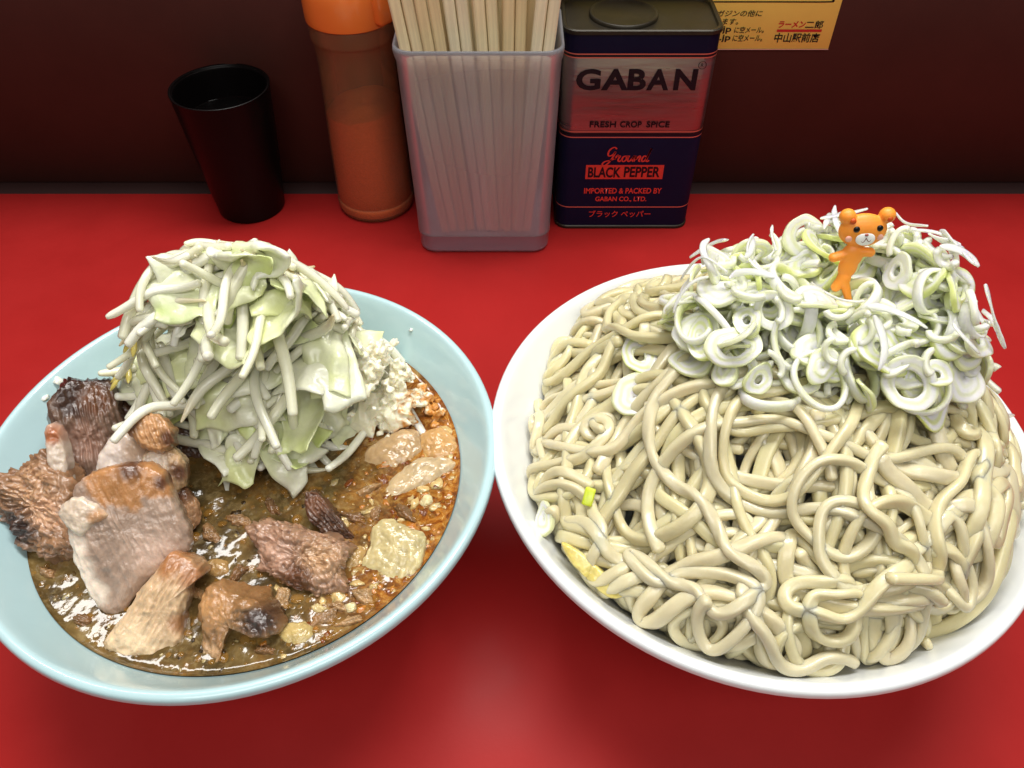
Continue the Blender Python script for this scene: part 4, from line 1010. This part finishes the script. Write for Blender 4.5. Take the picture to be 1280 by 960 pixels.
rows = [(HY0 + .010, [(-.026, -.0395), (-.013, -.0255), (.001, -.010), (.0115, .005), (.0205, .0205), (.029, .0375)]),
        (HY0 + .022, [(-.029, -.038), (-.014, -.0185), (.000, -.001), (.014, .0145), (.028, .034)]),
        (HY0 + .035, [(-.028, -.037), (-.011, -.014), (.006, .007), (.022, .029)]),
        (HY0 + .049, [(-.022, -.032), (-.004, -.008), (.012, .014), (.026, .034)])]
for y, lst in rows:
    for xb, xt in lst:
        stick(HX + xb * .92, y + rng.uniform(-.001, .001), HX + xt, y + rng.uniform(-.0018, .0018), rng.uniform(-.35, .35) + (1.2 if rng.random() < .18 else 0), k); k += 1

# ------------------------------------------------------------------ lettering
def text_mesh(s, bold=0.0, shear=0.0):
    cu = bpy.data.curves.new('t', 'FONT'); cu.body = s; cu.offset = bold; cu.shear = shear; cu.resolution_u = 4
    o = bpy.data.objects.new('t', cu); COL.objects.link(o)
    dg = bpy.context.evaluated_depsgraph_get(); dg.update()
    me = bpy.data.meshes.new_from_object(o.evaluated_get(dg)); bpy.data.objects.remove(o); return me
def lettering(s, x0, x1, z0, z1, y, m, parent, bold=0.0, shear=0.0, name='lettering', keep=False):
    """fit a line of text in the box x0..x1, z0..z1 on the upright plane y, facing the camera side"""
    me = text_mesh(s, bold, shear); V = np.array([v.co[:] for v in me.vertices])
    lo, hi = V.min(0), V.max(0); sx = (x1 - x0) / (hi[0] - lo[0]); sz = (z1 - z0) / (hi[1] - lo[1])
    W = np.stack([x0 + (V[:, 0] - lo[0]) * sx, np.full(len(V), y), z0 + (V[:, 1] - lo[1]) * sz], -1) - np.array(parent.location)
    me.vertices.foreach_set('co', W.astype(np.float32).ravel()); me.update(); me.materials.clear()
    return obj(name, me, m, parent=parent)
def quad(name, x0, x1, z0, z1, y, m, parent):
    o_ = np.array(parent.location)
    me = make_mesh(name, np.array([(x0, y, z0), (x1, y, z0), (x1, y, z1), (x0, y, z1)]) - o_, [[0, 1, 2, 3]], False)
    return obj(name, me, m, parent=parent)
def ribbon(pts, wd, y, m, parent, name):
    """flat brush stroke along pts (x,z)"""
    P_ = catmull(np.array(pts), 6); T = np.gradient(P_, axis=0); T /= np.linalg.norm(T, axis=1)[:, None] + 1e-9
    n = np.c_[-T[:, 1], T[:, 0]]; w_ = wd * (.75 + .45 * abs(T[:, 1]))
    A_, B_ = P_ + n * w_[:, None] / 2, P_ - n * w_[:, None] / 2; k = len(P_)
    V = np.vstack([np.c_[A_[:, 0], np.full(k, y), A_[:, 1]], np.c_[B_[:, 0], np.full(k, y), B_[:, 1]]]) - np.array(parent.location)
    i = np.arange(k - 1); F = np.stack([i, i + 1, i + 1 + k, i + k], -1)
    return obj(name, make_mesh(name, V, F, False), m, parent=parent)

# ------------------------------------------------------------------ pepper can
def can():
    FY = .482; CX = .0795; HW, DP, HT = .0478, .052, .1425
    c = (CX, FY + DP / 2, 0)
    root = empty('pepper_can', c, 'navy and silver tin of ground black pepper', 'can')
    X = lambda px, py: at_y(px, py, FY)[0]
    Z = lambda py: at_y(770, py, FY)[2]
    navy = mat('navy_print', lin(17, 17, 44), rough=.55, rough_var=.06, var=.08, var_scale=50, spec=.15)
    silver = mat('brushed_silver', lin(160, 150, 153), rough=.33, metal=.95, var=.06, var_scale=70, stretch=(1, 1, 8), bump=.05, bump_scale=120, bump2=.5, bump2_scale=22, rough_var=.06)
    copper = mat('copper_print', lin(214, 112, 96), rough=.4, metal=.3)
    redp = mat('red_print', lin(206, 58, 48), rough=.4)
    inkm = mat('navy_ink', lin(9, 8, 20), rough=.4)
    tin = mat('dull_tin', lin(44, 39, 29), rough=.45, metal=.35, var=.3, var_scale=60, rough_var=.1)
    R = .0095
    def ring(z, d=0.0): q = rrect(HW + d, DP / 2 + d, R); return np.c_[q, np.full(len(q), z)]
    z1, z2 = Z(168), Z(69)
    def bandm(name, zs, m, d=0.0, caps=()):
        V, F = loft([ring(z, dd + d) for z, dd in zs]); return obj(name, make_mesh(name, V, F), m, parent=root)
    bandm('lower_band', [(.0028, 0), (.004, .0001), (z1 - .0010, .0001), (z1 - .0002, 0)], navy)
    bandm('silver_band', [(z1 - .0002, -.0002), (z1 + .0006, 0), ((z1 + z2) / 2, 0), (z2 - .0006, 0), (z2, -.0002)], silver)
    bandm('upper_band', [(z2, 0), (z2 + .0008, .0001), (HT - .003, .0001), (HT - .0012, 0)], navy)
    n = len(ring(0))
    def capped(name, zs, m, top=True):
        V, F = loft([ring(z, d) for z, d in zs]); F = F.tolist()
        F.append(list(range(len(V) - n, len(V)))); F.append(list(range(n))[::-1])
        return obj(name, make_mesh(name, V, F, False), m, parent=root)
    capped('bottom_rim', [(0, -.0006), (.0006, .0006), (.0022, .0006), (.003, -.0002)], tin)
    lid = capped('lid', [(HT - .0014, -.0002), (HT - .001, .0010), (HT + .0012, .0010), (HT + .0018, .0002), (HT + .0012, -.0014), (HT - .0004, -.0020)], tin)
    V, F = revolve([(.0215, HT - .0005), (.0215, HT + .0016), (.0205, HT + .0022), (.0195, HT + .0016), (.0185, HT + .0004), (.0001, HT + .0002)], 56); V[:, 0] -= .010
    obj('round_cap', make_mesh('round_cap', V, F), tin, parent=lid)
    # thin copper lines
    for py in (67.5, 72.0, 164.5, 171.5, 258.5):
        z = Z(py); m_ = copper
        bandm('stripe', [(z - .00035, .00025), (z + .00035, .00025)], m_)
    for py in (69.8, 168):
        z = Z(py); bandm('stripe', [(z - .0009, .0002), (z + .0009, .0002)], inkm)
    y = FY - .0005
    def T(s, px0, px1, py0, py1, m, **k):
        pm = (py0 + py1) / 2
        return lettering(s, X(px0, pm), X(px1, pm), Z(py1), Z(py0), y, m, root, **k)
    # letters set one by one so the spacing follows the tin
    for ch, a, b in (('G', 720, 751), ('A', 752, 786), ('B', 785, 808), ('A', 809, 837), ('N', 843, 871)): T(ch, a, b, 86, 112.5, inkm, bold=.035)
    lettering('R', X(876.2, 81), X(879.6, 81), Z(83.2), Z(79), y, inkm, root)
    ang = np.linspace(0, 6.283, 17); cxr, czr = X(878, 81), Z(81.2)
    ribbon([(cxr + .0024 * math.cos(a), czr + .0024 * math.sin(a)) for a in ang], .0003, y, inkm, root, 'register_mark')
    for s, a, b in (('FRESH', 737, 770), ('CROP', 775, 802), ('SPICE', 808, 837)): T(s, a, b, 151.5, 159, inkm, bold=.02)
    quad('red_box', X(732, 215), X(829, 215), Z(223.5), Z(206), y + .0002, redp, root)
    T('BLACK', 735, 776, 208.5, 221.5, inkm, bold=.03); T('PEPPER', 780, 825, 208, 221, inkm, bold=.03)
    T('IMPORTED & PACKED BY', 730, 827, 234.5, 241.5, redp, bold=.025); T('GABAN CO., LTD.', 744, 808, 245.2, 252, redp, bold=.025)
    T('ブラック ペッパー', 736, 813, 262.5, 271, redp, bold=.01)
    # script word
    gx, gz = X(755, 192), Z(202); s = (X(812, 192) - gx) / 10.6
    sh = lambda pts: [(gx + (a + .22 * b) * s, gz + b * s * 1.12) for a, b in pts]
    for st in ([(2.2, 3.0), (1.6, 3.4), (.8, 3.0), (.5, 2.1), (.9, 1.4), (1.7, 1.7), (2.1, 2.4), (1.9, 1.2), (1.3, -.2), (.5, -.9), (-.1, -.5), (.4, .1), (1.6, .4), (2.6, .9)],
               [(2.4, .6), (2.9, 1.6), (3.1, 1.3), (3.5, 1.4), (3.3, .5), (3.7, .1), (4.1, .5)],
               [(4.9, 1.4), (4.3, 1.2), (4.2, .5), (4.7, .1), (5.2, .6), (5.0, 1.4), (5.5, 1.1)],
               [(5.6, 1.5), (5.5, .6), (5.9, .1), (6.5, .8), (6.8, 1.5), (6.6, .5), (7.0, .1)],
               [(7.1, .1), (7.3, 1.4), (7.4, .6), (8.0, 1.4), (8.3, 1.1), (8.2, .3), (8.6, .1)],
               [(9.8, 1.2), (9.1, 1.4), (8.8, .6), (9.2, .1), (9.8, .8), (10.2, 3.2), (9.9, .6), (10.2, .1), (10.6, .4)]):
        ribbon(sh(st), .0010, y, redp, root, 'script_letter')
can()

# ------------------------------------------------------------------ yellow notice on the wall
def notice():
    y = WALL_Y - .0012
    x1, z0 = at_y(1035, 62, y)[0], at_y(1035, 62, y)[2]; x0, z1 = .040, .1975
    root = empty('notice', ((x0 + x1) / 2, y, z0), 'yellow printed notice with Japanese text taped to the wall behind the tin', 'notice')
    me = rbox(x1 - x0, .0008, z1 - z0, .0002, 1)
    paper = mat('yellow_paper', lin(255, 226, 110), rough=.5, var=.04, var_scale=40)
    o = obj('paper', me, paper, parent=root, loc=(0, .0003, (z1 - z0) / 2))
    blk = mat('black_ink', lin(24, 20, 18), rough=.6); red = mat('red_ink', lin(200, 40, 36), rough=.6); pale = mat('pink_paper_edge', lin(220, 170, 150), rough=.6)
    X = lambda px, py: at_y(px, py, y)[0]
    Z = lambda py: at_y(960, py, y)[2]
    yy = y - .0004
    quad('lower_edge', x0, x1, z0, z0 + .0007, yy, pale, root)
    # black frame line with round corner at the top of the view
    zf = Z(2.0); ribbon([(x0 + .01, zf), (.1, zf), (.17, zf), (X(1035, 2), zf), (X(1041, 1), zf + .001), (X(1043.5, -2), zf + .004), (X(1044, -6), zf + .02), (X(1044, -6), zf + .045)], .0011, yy, blk, root, 'frame_line')
    def T(s, px0, px1, py0, py1, m=blk, **k):
        pm = (py0 + py1) / 2; return lettering(s, X(px0, pm), X(px1, pm), Z(py1), Z(py0), yy, m, root, **k)
    T('メールマガジンの他に', 858, 953, 12.5, 20.5, bold=.012, shear=.15)
    T('ています。', 884, 923, 23, 30.5, bold=.012, shear=.15)
    T('e.jp', 893, 914, 32.5, 42, bold=.02); T('に空メール。', 918, 955, 33, 41, bold=.012, shear=.1)
    T('e.jp', 892, 913, 43, 52.5, bold=.02); T('に空メール。', 916, 953, 43, 51.5, bold=.012, shear=.1)
    T('ラーメン', 973, 1007, 26, 34.5, red, bold=.03, shear=.1); T('二郎', 1007, 1029, 25.5, 35.5, bold=.018)
    quad('red_bar', X(971, 38), X(1027, 38), Z(39.6), Z(36.4), yy, red, root)
    T('中山駅前店', 968, 1024, 41, 53, bold=.018)
notice()
